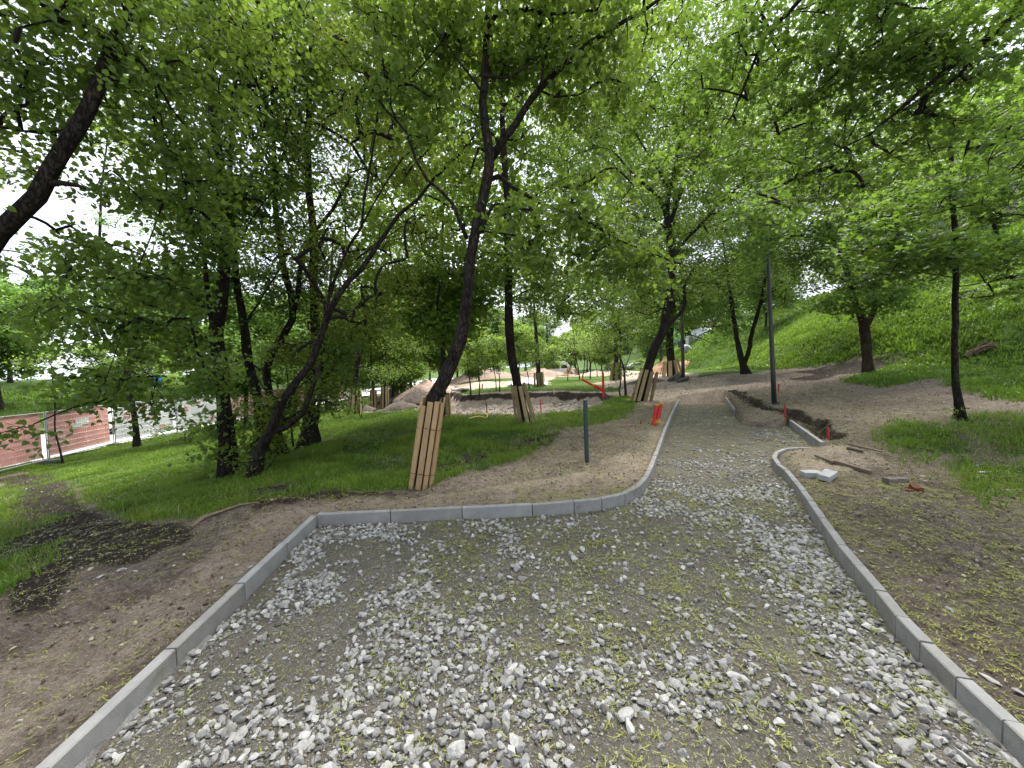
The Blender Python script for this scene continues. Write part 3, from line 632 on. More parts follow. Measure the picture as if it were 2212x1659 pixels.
# stones on the pit floor
rb = MB(); n = 2600; x = rng.uniform(-6, 6, n); y = rng.uniform(12.5, 22, n); k = (pitd(x, y) < -.3) & (rng.random(n) < fbm(x * .6, y * .9, 55) ** 2 * 2.4); q = np.stack([x[k], y[k]], 1)
sz = rng.uniform(.03, .10, len(q)); scatter_rocks(rb, q, sz, height(q[:, 0], q[:, 1]), False, rng, rng.uniform(.3, 1, len(q)))
tag(rb.build('pit_stones', SM, attname='var'), kind='stuff')

# ------------------------------------------------------------------ flower litter
def litter(n, ymax, region, sc_=1.0):
    x = rng.uniform(-8, 15, n); y = .3 + ymax * rng.random(n) ** 1.2; k = np.abs(x) < y * 1.45 + 1; x, y = x[k], y[k]
    pd = pathd(x, y); ins = pd < -.01
    pr = np.where(ins, .36 + 1.0 * (fbm(x * 2.3, y * 2.3, 91) - .3), .0)
    pr = pr * np.where(x < -.9, .35, 1) * np.where((x < .2), .7, 1)
    out_r = (pd > .08) & (x > 0); pr = np.where(out_r, .95 * (1 - sstep(3.0, 9, x - y * .4)) * (.4 + 1.3 * (fbm(x * 2, y * 2, 92) - .2)), pr)
    pr = np.where((pd > .08) & (x <= 0), .16 + .35 * (fbm(x * 2, y * 2, 93) - .4), pr)
    pr = np.where((pd > 0) & (pd < .25) & (x > 0) & (y < 6), .9, pr)
    pr *= .45 + 1.1 * (fbm(x * 9, y * 9, 94, 2) > .52)
    k = rng.random(len(x)) < pr; x, y, pd = x[k], y[k], pd[k]
    k = ~((pd >= -.01) & (pd < .08)); x, y, pd = x[k], y[k], pd[k]; m = len(x)
    z = np.where(pd < 0, pathz(x, y) + .006, height(x, y) + .004) + rng.uniform(0, .012, m)
    L = rng.uniform(.005, .015, m) * (1 + y * .17) * sc_; W = L * .16
    a = rng.uniform(0, 6.283, m); bend = rng.uniform(-1.3, 1.3, m)
    d1 = np.stack([np.cos(a), np.sin(a)], 1); d2 = np.stack([np.cos(a + bend), np.sin(a + bend)], 1)
    n1 = np.stack([-d1[:, 1], d1[:, 0]], 1); n2 = np.stack([-d2[:, 1], d2[:, 0]], 1); c = np.stack([x, y], 1)
    pts = np.stack([c - d1 * L[:, None] + n1 * W[:, None] * .4, c - d1 * L[:, None] - n1 * W[:, None] * .4, c - n1 * W[:, None], c + n1 * W[:, None], c + d2 * L[:, None] - n2 * W[:, None] * .5, c + d2 * L[:, None] + n2 * W[:, None] * .5], 1)
    zz = z[:, None] + np.stack([rng.uniform(-.002, .008, m)] * 2 + [rng.uniform(0, .003, m)] * 2 + [rng.uniform(-.002, .010, m)] * 2, 1)
    V = np.concatenate([pts, zz[:, :, None]], 2).reshape(-1, 3)
    f0 = np.array([(0, 1, 2, 3), (3, 2, 4, 5)]); Fc = (f0[None] + (np.arange(m) * 6)[:, None, None]).reshape(-1, 4)
    return V, Fc, np.repeat(rng.random(m), 6)
mb = MB(); V, Fc, a = litter(260000, 4.5, 0); mb.add(V, Fc, 0, a); V, Fc, a = litter(190000, 14, 0); mb.add(V, Fc, 0, a)
tag(mb.build('flower_litter', LITM, attname='var'), kind='stuff')

# ------------------------------------------------------------------ grass
def blades(mb, x, y, z, h_, w_, nper, var=None, spread=.03):
    n = len(x); x = np.repeat(x, nper) + rng.normal(0, spread, n * nper); y = np.repeat(y, nper) + rng.normal(0, spread, n * nper); z = np.repeat(z, nper)
    h_ = np.repeat(h_, nper) * rng.uniform(.5, 1.2, n * nper); w_ = np.repeat(w_, nper); m = len(x); a = rng.uniform(0, 6.283, m); t = rng.uniform(.15, .9, m); b = rng.uniform(0, 6.283, m)
    ux, uy = np.cos(a), np.sin(a); lx, ly = np.cos(b) * t, np.sin(b) * t
    V = np.empty((m, 5, 3))
    V[:, 0] = np.stack([x - ux * w_, y - uy * w_, z - .01], 1); V[:, 1] = np.stack([x + ux * w_, y + uy * w_, z - .01], 1)
    V[:, 2] = np.stack([x + ux * w_ * .8 + lx * h_ * .35, y + uy * w_ * .8 + ly * h_ * .35, z + h_ * .6], 1); V[:, 3] = np.stack([x - ux * w_ * .8 + lx * h_ * .35, y - uy * w_ * .8 + ly * h_ * .35, z + h_ * .6], 1)
    V[:, 4] = np.stack([x + lx * h_, y + ly * h_, z + h_ * (1 - .3 * t)], 1)
    k = (np.arange(m) * 5)[:, None]; va = np.repeat(np.clip(np.repeat(var if var is not None else rng.random(n), nper) + rng.normal(0, .15, m), 0, 1), 5)
    mb.v.append(V.reshape(-1, 3)); base = mb.n; mb.f.append((np.array([[0, 1, 2, 3]]) + k + base, 0)); mb.f.append((np.array([[3, 2, 4]]) + k + base, 0)); mb.att.append(va); mb.n += m * 5
gb = MB()
def grass_area(n, x0, x1, y0, y1, h0, wd, nper, hill=False, thin=1.0):
    x = rng.uniform(x0, x1, n); y = rng.uniform(y0, y1, n); k = (np.abs(x) < y * 1.42 + 1.5); x, y = x[k], y[k]
    g, d, s = zones(x, y); pd = pathd(x, y); cl = fbm(x * 1.3, y * 1.3, 61, 4)
    k = (rng.random(len(x)) < g * thin * (.12 + 1.5 * sstep(.38, .55, cl))) & (pd > .12); x, y, cl = x[k], y[k], cl[k]
    blades(gb, x, y, height(x, y), h0 * (.1 + 1.7 * cl) * rng.uniform(.7, 1.2, len(x)), np.full(len(x), wd), nper, np.clip(.5 + (cl - .5) * 1.8, 0, 1), wd * 9)
grass_area(95000, -13, 4, 3, 10.5, .08, .0034, 4)
grass_area(50000, -20, 6, 10, 22, .11, .0065, 4)
grass_area(12000, -24, 8, 22, 40, .09, .012, 4)
grass_area(40000, 2.5, 16, 3, 12, .085, .004, 4)
grass_area(16000, -9, -2.5, 1.2, 4, .05, .003, 4)
tag(gb.build('grass', GRASSM, attname='var'), kind='stuff')
# broad-leaved lawn weeds and pale dry tufts
gb = MB(); x = rng.uniform(-12, 13, 30000); y = rng.uniform(2.5, 13, 30000); g, d, s = zones(x, y); k = (pathd(x, y) > .15) & (g > .15) & (fbm(x * 1.6, y * 1.6, 67, 4) > .52) & (rng.random(len(x)) < .55) & (np.abs(x) < y * 1.42 + 1); x, y = x[k], y[k]
blades(gb, x, y, height(x, y), rng.uniform(.05, .13, len(x)), np.full(len(x), .009), 4, rng.uniform(.4, 1, len(x)), spread=.025); tag(gb.build('lawn_weeds', WEEDM, attname='var'), kind='stuff')
gb = MB(); x = rng.uniform(-12, 13, 9000); y = rng.uniform(2.5, 13, 9000); g, d, s = zones(x, y); k = (pathd(x, y) > .15) & (g > .1) & (g < .97) & (np.abs(x) < y * 1.42 + 1); x, y = x[k], y[k]
blades(gb, x, y, height(x, y), rng.uniform(.06, .16, len(x)), np.full(len(x), .0028), 3, rng.uniform(.5, 1, len(x)), spread=.03); tag(gb.build('dry_grass', leafmat('dry_grass_blade', (.16, .14, .06), (.34, .32, .16), (.25, .24, .1), .2), attname='var'), kind='stuff')
# sparse weeds in the soil at left and right
gb = MB(); x = rng.uniform(-7, 9, 2600); y = rng.uniform(1, 9, 2600); g, d, s = zones(x, y); k = (pathd(x, y) > .15) & (g < .5) & (fbm(x * 1.1, y * 1.1, 66) > .56) & (s < .6); x, y = x[k], y[k]
blades(gb, x, y, height(x, y), np.full(len(x), .035), np.full(len(x), .004), 3, spread=.02); tag(gb.build('weeds', GRASSM, attname='var'), kind='stuff')
# herbs on the embankment (broad leaves)
gb = MB()
def herbs(n, x0, x1, y0, y1, h0, wd, nper):
    x = rng.uniform(x0, x1, n); y = rng.uniform(y0, y1, n); k = (np.abs(x) < y * 1.42 + 1.5); x, y = x[k], y[k]; g, d, s = zones(x, y); cl = fbm(x * .5, y * .5, 71, 4)
    k = rng.random(len(x)) < g; x, y, cl = x[k], y[k], cl[k]
    blades(gb, x, y, height(x, y), h0 * (.4 + 1.2 * cl) * rng.uniform(.6, 1.3, len(x)), np.full(len(x), wd), nper, np.clip(.5 + (fbm(x * 1.7, y * 1.7, 72) - .5) * 2.2, 0, 1), wd * 4)
herbs(26000, 10.5, 22, 6, 20, .14, .014, 4); herbs(30000, 15, 34, 14, 38, .22, .028, 4); herbs(9000, 18, 45, 36, 70, .3, .05, 4); herbs(5000, -40, -29, 8, 45, .25, .04, 4)
tag(gb.build('hill_herbs', WEEDM, attname='var'), kind='stuff')
# ------------------------------------------------------------------ leaves and trees
def lf_linden():
    V = [(0, 0, 0), (.30, -.10, .05), (.50, .22, .09), (.36, .66, .05), (0, 1.05, -.06), (-.36, .66, .05), (-.50, .22, .09), (-.30, -.10, .05)]
    return np.array(V, float), [np.array([[0, 1, 2, 3, 4]]), np.array([[0, 4, 5, 6, 7]])]
def lf_maple():
    V = [(0, 0, 0), (.34, -.14, -.04), (.22, .18, .04), (.66, .40, -.08), (.26, .50, .05), (0, 1.0, -.10), (-.26, .50, .05), (-.66, .40, -.08), (-.22, .18, .04), (-.34, -.14, -.04)]
    return np.array(V, float), [np.array([[0, 1, 2, 4], [0, 4, 6, 8]])[:1], np.array([[2, 3, 4]]), np.array([[0, 4, 5]]), np.array([[0, 5, 6]]), np.array([[0, 6, 8, 9]]), np.array([[6, 7, 8]])]
def lf_elder():
    V = [(0, 0, 0), (.20, .30, .04), (.16, .7, 0), (0, 1.1, -.08), (-.16, .7, 0), (-.20, .30, .04)]
    return np.array(V, float), [np.array([[0, 1, 2, 3]]), np.array([[0, 3, 4, 5]])]
def lf_quad():
    V = [(0, 0, 0), (.42, .45, .08), (0, 1, -.05), (-.42, .45, .08)]
    return np.array(V, float), [np.array([[0, 1, 2]]), np.array([[0, 2, 3]])]
LEAF = {'linden': lf_linden(), 'maple': lf_maple(), 'elder': lf_elder(), 'quad': lf_quad()}
def add_leaves(mb, pos, size, kind, r, m=0, tilt=.55, droop=.3, var=None):
    T, Fs = LEAF[kind]; n = len(pos)
    nrm = np.stack([r.normal(0, tilt, n), r.normal(0, tilt, n), np.ones(n)], 1); nrm /= np.linalg.norm(nrm, axis=1)[:, None]
    d = r.normal(size=(n, 3)); d[:, 2] -= droop; d -= nrm * (d * nrm).sum(1)[:, None]; d /= np.linalg.norm(d, axis=1)[:, None]; s = np.cross(d, nrm)
    sz = size * r.uniform(.65, 1.25, n)
    V = pos[:, None] + sz[:, None, None] * (T[None, :, 0:1] * s[:, None] + T[None, :, 1:2] * d[:, None] + T[None, :, 2:3] * nrm[:, None])
    if var is None: var = np.full(n, .5)
    va = np.clip(var + r.normal(0, .16, n), 0, 1); off = (np.arange(n) * len(T))[:, None, None]; base = mb.n
    mb.v.append(V.reshape(-1, 3)); mb.att.append(np.repeat(va, len(T)))
    for f in Fs: mb.f.append(((f[None] + off).reshape(-1, f.shape[1]) + base, m))
    mb.n += n * len(T)
def w2(p): return np.asarray(p, float)
def make_tree(name, limbs, blobs, leaf='linden', lm='linden', lsize=.085, bark=None, seed=1, label='', cat='tree', group=None, ncl=34, crad=.42, flat=.35, twr=.0042, tilt=None, hang=0.0, maxr=.035, extra=None, clscale=None, flare=True, rf=.78):
    """limbs: list of arrays (k,4) world x,y,z,radius (first = trunk, starts at the ground)
       blobs: list of (x,y,z, rx, rz, n)"""
    r = np.random.default_rng(seed); base = limbs[0][0][:3].copy()
    if tilt is None: tilt = {'linden': 1.1, 'elder': 1.0, 'maple': .8, 'quad': .9}[leaf]
    if clscale is None: clscale = 1.75 if name != 'bush' else 1.0
    ncl = int(ncl * (1.3 if leaf == 'quad' else .95)); hand = leaf != 'quad'
    if hand: clscale *= 1.45; lsize *= .84; crad *= 1.18
    limbs = [np.array(q, float) for q in limbs]
    for q in limbs: q[:, 3] *= rf
    root = empty(name, base, label, cat, group)
    tb = MB(); nodes = []; 
    for i, L in enumerate(limbs):
        L = np.asarray(L, float); S = cr(L, .22 if L[:, 3].max() > .05 else .3)
        amp = .010 + .02 * L[:, 3].mean()
        S[1:-1, :3] += (r.normal(0, 1, (max(0, len(S) - 2), 3))) * amp * .5
        if i == 0:
            S[0, 2] -= .15; fl = np.exp(-np.arange(len(S)) * .9) * (.45 if flare else .0); S[:, 3] *= 1 + fl
        big = L[:, 3].max() > .06
        V, Fq = tube(S[:, :3], np.maximum(S[:, 3], .004), 14 if big else 7, wob=.045 if big else .03, seed=seed * 31 + i)
        tb.add(V, Fq); nodes.append(S[:, :3][::1] if i else S[len(S) // 3:, :3])
    trunk = tb.build('trunk', bark or BARK, root, base, smooth=True)
    # clusters
    cb = MB(); cl = []; clv = []
    for b in blobs:
        c = np.array(b[:3]); rx, rz, n = b[3], b[4], max(1, int(b[5] * clscale))
        u = r.normal(size=(n, 3)); u /= np.linalg.norm(u, axis=1)[:, None]; rad = r.uniform(.25, 1, n) ** .5
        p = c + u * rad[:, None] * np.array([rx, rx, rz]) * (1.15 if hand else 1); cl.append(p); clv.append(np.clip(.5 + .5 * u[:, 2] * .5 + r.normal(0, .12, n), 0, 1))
    cl = np.concatenate(cl); clv = np.concatenate(clv)
    k = np.linalg.norm(cl - np.array([0, 0, H]), axis=1) > (2.0 if cl[:, 1].min() < 6 else 0); cl, clv = cl[k], clv[k]
    gz = hbase(cl[:, 0], cl[:, 1]); k = cl[:, 2] > gz + .25; cl, clv = cl[k], clv[k]
    N0 = np.concatenate(nodes); NP = list(N0); par = [-1] * len(NP); wt = [0] * len(NP)
    A = np.array(NP); d0 = np.array([np.min(((A - c) ** 2).sum(1)) for c in cl]); order = np.argsort(d0)
    arr = np.zeros((len(NP) + len(cl) * 4, 3)); arr[:len(NP)] = A; cnt = len(NP); chains = []
    for ci in order:
        c = cl[ci]; dd = ((arr[:cnt] - c) ** 2); dist = np.sqrt(dd.sum(1)) + .35 * np.maximum(0, arr[:cnt, 2] - c[2]) * (1 - hang)
        j = int(np.argmin(dist)); a = arr[j]; L = np.linalg.norm(c - a); mid = (a + c) / 2 + np.array([0, 0, .14 * L]) + r.normal(0, .07 * L, 3)
        ts = [.3, .55, .8, 1.0]; pts = [a] + [(1 - t) ** 2 * a + 2 * t * (1 - t) * mid + t * t * c for t in ts]
        ids = [j]
        for q in pts[1:]:
            arr[cnt] = q; par.append(ids[-1]); wt.append(0); ids.append(cnt); cnt += 1
        chains.append((ids, np.array(pts)))
        q = ids[-1]
        while q != -1: wt[q] += 1; q = par[q]
    for ids, pts in chains:
        rad = np.array([min(maxr, twr * (wt[q] + .6) ** .55) for q in ids]); rad[0] = rad[1]; rad[-1] = twr * .6
        V, Fq = tube(pts, rad, 4 if rad.max() < .012 else 6, cap=False); cb.add(V, Fq, 1)
    # leaves per cluster, on short twiglets
    n = len(cl)
    for t in range(3):
        e = r.normal(size=(n, 3)) * np.array([1, 1, .35]); e[:, 2] -= .25 + hang * .8; e = e / np.linalg.norm(e, axis=1)[:, None] * crad * r.uniform(.6, 1.05, n)[:, None]
        for i in range(n):
            V, Fq = tube(np.stack([cl[i], cl[i] + e[i] * .55 + np.array([0, 0, .03]), cl[i] + e[i]]), [twr * .6, twr * .45, twr * .3], 3, cap=False); cb.add(V, Fq, 1)
        m = int(ncl * .22); u = r.uniform(.15, 1.05, (n, m, 1)); jit = r.normal(0, crad * .11, (n, m, 3))
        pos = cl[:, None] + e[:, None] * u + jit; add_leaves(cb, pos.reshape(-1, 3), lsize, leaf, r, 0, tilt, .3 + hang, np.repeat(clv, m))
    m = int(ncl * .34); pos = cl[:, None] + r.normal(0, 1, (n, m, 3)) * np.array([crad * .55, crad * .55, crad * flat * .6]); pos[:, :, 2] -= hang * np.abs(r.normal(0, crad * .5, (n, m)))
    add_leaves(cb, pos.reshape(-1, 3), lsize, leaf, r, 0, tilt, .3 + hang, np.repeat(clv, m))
    cb.build('crown', [LM[lm], TWIG], root, base, attname='var')
    return root
def limb(pts, depth=None, base=False):
    """pts: (px,py,r[,depth]) -> (k,4)"""
    o = []
    for q in pts:
        d = q[3] if len(q) > 3 else depth; o.append([*P(q[0], q[1], d), q[2]])
    return np.array(o)
def tlimb(basepx, pts, depth=None, r0=None):
    g = ground(*basepx); d = depth or g[1]
    o = [[g[0], g[1], g[2], r0 or pts[0][2]]]
    for q in pts: o.append([*P(q[0], q[1], q[3] if len(q) > 3 else d), q[2]])
    return np.array(o), g[1]
def bl(L): return [(*P(a, b, d), rx, rz, n) for a, b, d, rx, rz, n in L]

# 1 leaning linden at the left edge
g = np.array([-6.3, 4.3, float(hbase(-6.3, 4.3))])
t = np.vstack([[*g, .20], limb([(-170, 700, .16, 4.3), (-70, 590, .15, 4.3), (0, 505, .13, 4.3), (78, 425, .12, 4.3), (112, 365, .115, 4.35), (168, 275, .105, 4.4), (213, 185, .10, 4.5), (243, 95, .085, 4.6), (290, 5, .075, 4.8), (340, -120, .06, 5.1), (360, -300, .04, 5.5)])])
L = [t, limb([(108, 398, .05, 4.33), (135, 397, .045, 4.3), (165, 400, .035, 4.25), (183, 407, .022, 4.2)]),
     limb([(262, 120, .045, 4.6), (290, 122, .04, 4.6), (330, 165, .03, 4.7), (370, 235, .02, 4.8), (415, 290, .014, 4.9)]),
     limb([(213, 170, .03, 4.5), (280, 175, .025, 4.7), (330, 250, .018, 4.9), (380, 330, .012, 5.1), (410, 460, .009, 5.2)]),
     limb([(240, 95, .03, 4.6), (200, 60, .025, 4.4), (130, 40, .018, 4.2), (40, 60, .012, 4.0)]),
     limb([(168, 275, .02, 4.4), (90, 290, .014, 4.5), (0, 275, .012, 4.7), (-80, 280, .01, 4.8)]),
     limb([(330, 165, .02, 4.7), (360, 400, .014, 5.0), (290, 600, .011, 5.1), (250, 760, .009, 5.0), (210, 870, .007, 4.8)]),
     limb([(290, 5, .035, 4.8), (420, -30, .025, 5.0), (520, 60, .018, 5.3), (560, 190, .012, 5.5)])]
make_tree('linden_tree', L, bl([(60, 60, 4.5, .9, .5, 30), (190, 20, 4.6, .8, .5, 26), (90, 200, 4.7, .8, .4, 20), (330, 90, 4.9, .8, .6, 30), (420, 250, 5.0, .6, .7, 24), (340, 380, 5.1, .6, .6, 22), (420, 480, 5.3, .5, .5, 20), (250, 560, 5.2, .6, .4, 17), (140, 560, 5.3, .6, .25, 8), (330, 650, 5.1, .5, .4, 15), (200, 720, 5.0, .6, .4, 16), (90, 660, 5.0, .5, .3, 8), (300, 840, 5.0, .45, .22, 8), (190, 830, 5.0, .4, .15, 6), (40, 930, 4.3, .2, .06, 2), (460, 780, 5.6, .22, .5, 8), (0, 330, 5.3, .5, .3, 8), (520, 60, 5.2, .6, .5, 20), (250, -180, 5.2, 1.5, .7, 34), (-100, 100, 4.2, .9, .8, 24)]),
          'linden', 'linden', .072, BARK, 11, 'linden with thick black trunk leaning in from the left edge of the photo', ncl=38, crad=.36, hang=.45, clscale=1.25, rf=.66)

# 2 linden, two stems, left
t, d = tlimb((490, 1030), [(490, 960, .145), (484, 880, .135), (478, 790, .13), (466, 720, .14), (478, 660, .12), (482, 600, .12), (484, 520, .11), (480, 440, .105), (470, 330, .09), (458, 220, .08), (452, 120, .07), (440, 20, .05), (420, -120, .04)], r0=.15)
L = [t, limb([(513, 1008, .06), (506, 960, .05), (499, 905, .05), (490, 850, .05)], d), limb([(466, 735, .06), (455, 680, .05), (445, 600, .05), (438, 530, .04), (430, 470, .035), (425, 380, .02)], d),
     limb([(456, 115, .05), (470, 60, .045), (488, 10, .04), (505, -80, .03)], d), limb([(484, 600, .03), (540, 480, .02), (600, 400, .014)], d), limb([(470, 330, .03), (520, 250, .02), (590, 200, .012)], d + .3), limb([(470, 700, .03), (420, 640, .02), (360, 610, .015), (300, 640, .01)], d - .2), limb([(455, 200, .03), (400, 130, .02), (330, 90, .012)], d)]
make_tree('linden_tree', L, bl([(480, 110, 7.1, 1.1, .8, 30), (600, 60, 7.5, 1.2, .8, 30), (400, 20, 7.2, 1.0, .7, 22), (420, 430, 6.9, .8, .7, 26), (560, 330, 7.4, .8, .7, 22), (340, 260, 7.6, 1.1, .8, 24), (340, 620, 6.9, .7, .5, 20), (560, 440, 7.2, .6, .4, 14), (400, 740, 6.9, .3, .35, 9), (640, 200, 7.8, .9, .7, 22), (480, 940, 6.85, .2, .5, 9), (480, -160, 7.2, 1.8, .9, 40)]),
          'linden', 'linden', .082, BARK, 12, 'tall two-stemmed linden left of the box elder, leafy shoots on its trunk', ncl=32, crad=.4, hang=.3)

# 3 box elder, leaning multi stem
t, d = tlimb((545, 1036), [(556, 985, .17), (584, 930, .15), (608, 868, .13), (642, 820, .12), (668, 790, .115), (684, 750, .11), (698, 708, .10), (731, 635, .09), (781, 580, .08), (828, 512, .07), (861, 463, .06), (900, 432, .05), (937, 387, .045), (987, 337, .035), (1030, 287, .025)], r0=.2)
L = [t, limb([(584, 935, .09), (618, 925, .085), (655, 893, .08), (672, 850, .07), (690, 790, .05)], d), limb([(690, 740, .06), (708, 650, .06), (724, 602, .055), (754, 535, .05), (781, 489, .045), (787, 427, .04), (800, 350, .035), (812, 280, .03), (830, 120, .02), (850, 0, .015)], d + .2),
     limb([(781, 489, .03), (830, 400, .028), (870, 340, .025), (947, 290, .02), (1023, 257, .014)], d + .2), limb([(828, 512, .03), (770, 560, .02), (900, 470, .014)], d), limb([(861, 463, .02), (800, 330, .016), (840, 200, .012)], d), limb([(608, 868, .03), (570, 840, .02), (545, 800, .012)], d - .3)]
for q_ in L: q_[:, 3] *= .60
make_tree('box_elder_tree', L, bl([(630, 560, 7.0, .5, .4, 10), (760, 330, 7.8, 1.1, .8, 34), (900, 330, 7.8, .8, .5, 22), (830, 180, 7.9, 1.2, .8, 34), (650, 760, 6.9, .4, .25, 10), (770, 680, 7.6, .7, .5, 24), (830, 600, 8.0, .8, .5, 20), (600, 890, 6.75, .35, .35, 18), (570, 960, 6.6, .22, .2, 10), (545, 1010, 6.6, .2, .15, 8), (680, 850, 7.0, .4, .35, 14), (900, 500, 8.2, .7, .3, 14), (850, -20, 8, 1.4, .8, 36), (700, 530, 7.6, .6, .6, 18)]),
          'elder', 'elder', .088, BARK, 13, 'box elder leaning right with its base wrapped in small leafy shoots', ncl=40, crad=.36, hang=.15)

# 4 slim stem behind the box elder
t, d = tlimb((575, 1002), [(566, 940, .085), (557, 869, .08), (538, 785, .07), (528, 702, .065), (514, 629, .06), (507, 569, .055), (501, 485, .05), (496, 420, .045), (500, 300, .04), (510, 160, .03)], r0=.10)
L = [t, limb([(558, 860, .025), (540, 820, .02), (525, 760, .02), (520, 700, .015)], d), limb([(528, 702, .02), (580, 620, .014), (620, 560, .01)], d), limb([(507, 569, .02), (460, 500, .014)], d)]
make_tree('maple_tree', L, bl([(540, 640, 7.8, .8, .6, 22), (500, 480, 8, .8, .7, 20), (530, 290, 8.2, 1.1, .9, 26), (430, 600, 8, .7, .5, 16), (540, 60, 8.2, 1.2, .9, 26)]),
          'maple', 'maple', .085, BARK, 14, rf=1.05, label='slim dark maple stem rising between the linden and the box elder', ncl=30, crad=.4, flat=.25)
# 6 forked stem
t, d = tlimb((617, 988), [(604, 950, .075), (586, 870, .07), (575, 800, .065), (600, 740, .065), (631, 690, .06), (627, 635, .06), (611, 569, .055), (601, 502, .05), (594, 435, .045), (597, 400, .045), (592, 340, .04), (588, 250, .03), (590, 100, .02)], r0=.1)
L = [t, limb([(631, 690, .045), (641, 635, .045), (654, 552, .04), (678, 502, .035), (718, 452, .03), (760, 380, .02)], d), limb([(597, 380, .03), (570, 330, .028), (545, 290, .02), (520, 220, .015)], d), limb([(597, 370, .03), (615, 330, .028), (620, 270, .02), (640, 180, .015)], d)]
make_tree('maple_tree', L, bl([(590, 620, 9.5, .9, .6, 24), (600, 450, 9.5, 1, .8, 16), (600, 200, 9.6, 1.3, 1, 34), (700, 420, 9.6, 1, .6, 16), (640, 760, 9.6, .7, .4, 18), (640, 20, 9.6, 1.5, .9, 36), (540, 780, 9.6, .6, .4, 14)]),
          'maple', 'maple', .09, BARK, 15, rf=1.1, label='thin maple forking into three upright stems left of the flared trunk', ncl=30, crad=.45, flat=.25)
# 5 flared base
t, d = tlimb((668, 968), [(668, 935, .15), (669, 900, .13), (671, 835, .12), (675, 782, .11), (680, 735, .105), (679, 669, .10), (677, 602, .095), (678, 500, .085), (668, 430, .08), (665, 330, .07), (668, 200, .06), (675, 60, .045), (680, -80, .03)], r0=.26)
L = [t, limb([(690, 952, .05), (684, 920, .045), (690, 869, .045), (698, 769, .04), (700, 700, .035), (715, 600, .03), (720, 500, .02)], d + .1), limb([(665, 330, .04), (720, 240, .03), (770, 180, .02)], d), limb([(677, 602, .03), (740, 520, .02)], d), limb([(668, 200, .03), (610, 120, .02)], d)]
make_tree('maple_tree', L, bl([(700, 640, 9.2, .8, .6, 22), (700, 260, 9.4, 1.3, .9, 36), (640, 100, 9.4, 1.3, .9, 36), (780, 160, 9.6, 1.2, .8, 30), (720, 820, 9.1, .5, .35, 12), (640, 540, 9.6, .8, .5, 14), (720, 740, 9.2, .6, .4, 18), (740, -30, 9.4, 1.5, .9, 34)]),
          'maple', 'maple', .09, BARK, 16, rf=.95, label='dark trunk with widely flared roots and a thin stem at its side', ncl=30, crad=.45, flat=.25)
# small leaning stem right of it
t, d = tlimb((635, 968), [(629, 930, .025), (627, 890, .022), (620, 800, .02), (610, 740, .015)])
make_tree('sapling', [t], bl([(612, 740, d, .35, .4, 7)]), 'maple', 'young', .08, BARK, 17, 'thin bare-stemmed sapling between the box elder and the flared trunk', 'sapling', ncl=20, crad=.3)
# 7 left trunk by the fence
t, d = tlimb((297, 968), [(291, 905, .14), (280, 838, .13), (271, 795, .12), (252, 760, .10), (232, 735, .09), (214, 700, .085), (205, 620, .08), (215, 520, .07), (220, 400, .05), (240, 250, .03)], r0=.18)
L = [t, limb([(271, 795, .06), (285, 720, .05), (300, 640, .04), (330, 540, .03)], d), limb([(214, 700, .04), (150, 620, .03), (90, 560, .02)], d), limb([(252, 760, .04), (180, 740, .03), (110, 750, .02)], d)]
make_tree('maple_tree', L, bl([(250, 640, d + .2, 1.6, .9, 44), (120, 700, d + .5, 1.4, .7, 26), (340, 720, d, 1.1, .8, 30), (130, 540, d + .5, 1.2, .6, 12), (280, 790, d - .2, 1.1, .3, 14), (400, 850, d, .9, .3, 14), (300, 470, d + .5, 1.5, .9, 24), (230, 270, d + .5, 1.7, 1.2, 34), (420, 640, d + .4, 1, .8, 24)]),
          'maple', 'maple', .095, BARK, 18, 'maple with bent dark trunk standing near the street fence', ncl=30, crad=.5, flat=.22)
# 8 sapling at far left
t, d = tlimb((137, 1007), [(128, 965, .035), (119, 930, .032), (119, 895, .03), (117, 850, .025), (110, 780, .018)])
make_tree('sapling', [t], bl([(120, 850, d, .4, .15, 4), (100, 780, d, .8, .3, 9)]), 'maple', 'linden', .09, BARK, 19, 'crooked thin sapling in front of the red fence banner', 'sapling', ncl=22, crad=.35)

# 9 forked guarded tree
GUARDS = []
t, d = tlimb((764, 898), [(766, 868, .15), (768, 840, .15), (769, 785, .15), (762, 755, .11), (756, 725, .10), (753, 690, .09), (754, 640, .08), (750, 560, .07), (745, 430, .05), (760, 300, .03)], r0=.17)
L = [t, limb([(770, 790, .12), (779, 760, .11), (785, 735, .10), (790, 690, .09), (788, 640, .08), (800, 540, .06), (820, 420, .04)], d), limb([(754, 620, .04), (700, 540, .03), (660, 480, .02)], d), limb([(790, 650, .04), (850, 580, .03), (900, 540, .02)], d), limb([(785, 720, .03), (840, 690, .02), (880, 700, .015)], d)]
make_tree('box_elder_tree', L, bl([(760, 560, d, 1.8, 1.0, 44), (850, 640, d, 1.6, .9, 30), (700, 680, d + .4, 1.1, .8, 24), (880, 740, d - .5, 1.1, .5, 14), (830, 800, d - .3, .7, .35, 12), (860, 450, d, 1.8, 1.2, 40), (960, 640, d, 1.1, .9, 30), (700, 400, d + 1, 2, 1.4, 40), (820, 250, d + .5, 2.2, 1.4, 40)]),
          'elder', 'young', .10, BARK, 20, flare=False, label='tree forking low above its board guard, left of the large leaning trunk', ncl=34, crad=.55, flat=.3)
GUARDS.append(((764, 898), (768, 838), .29, .19, 9, 'weathered board guard round the low-forked tree', WOODG))
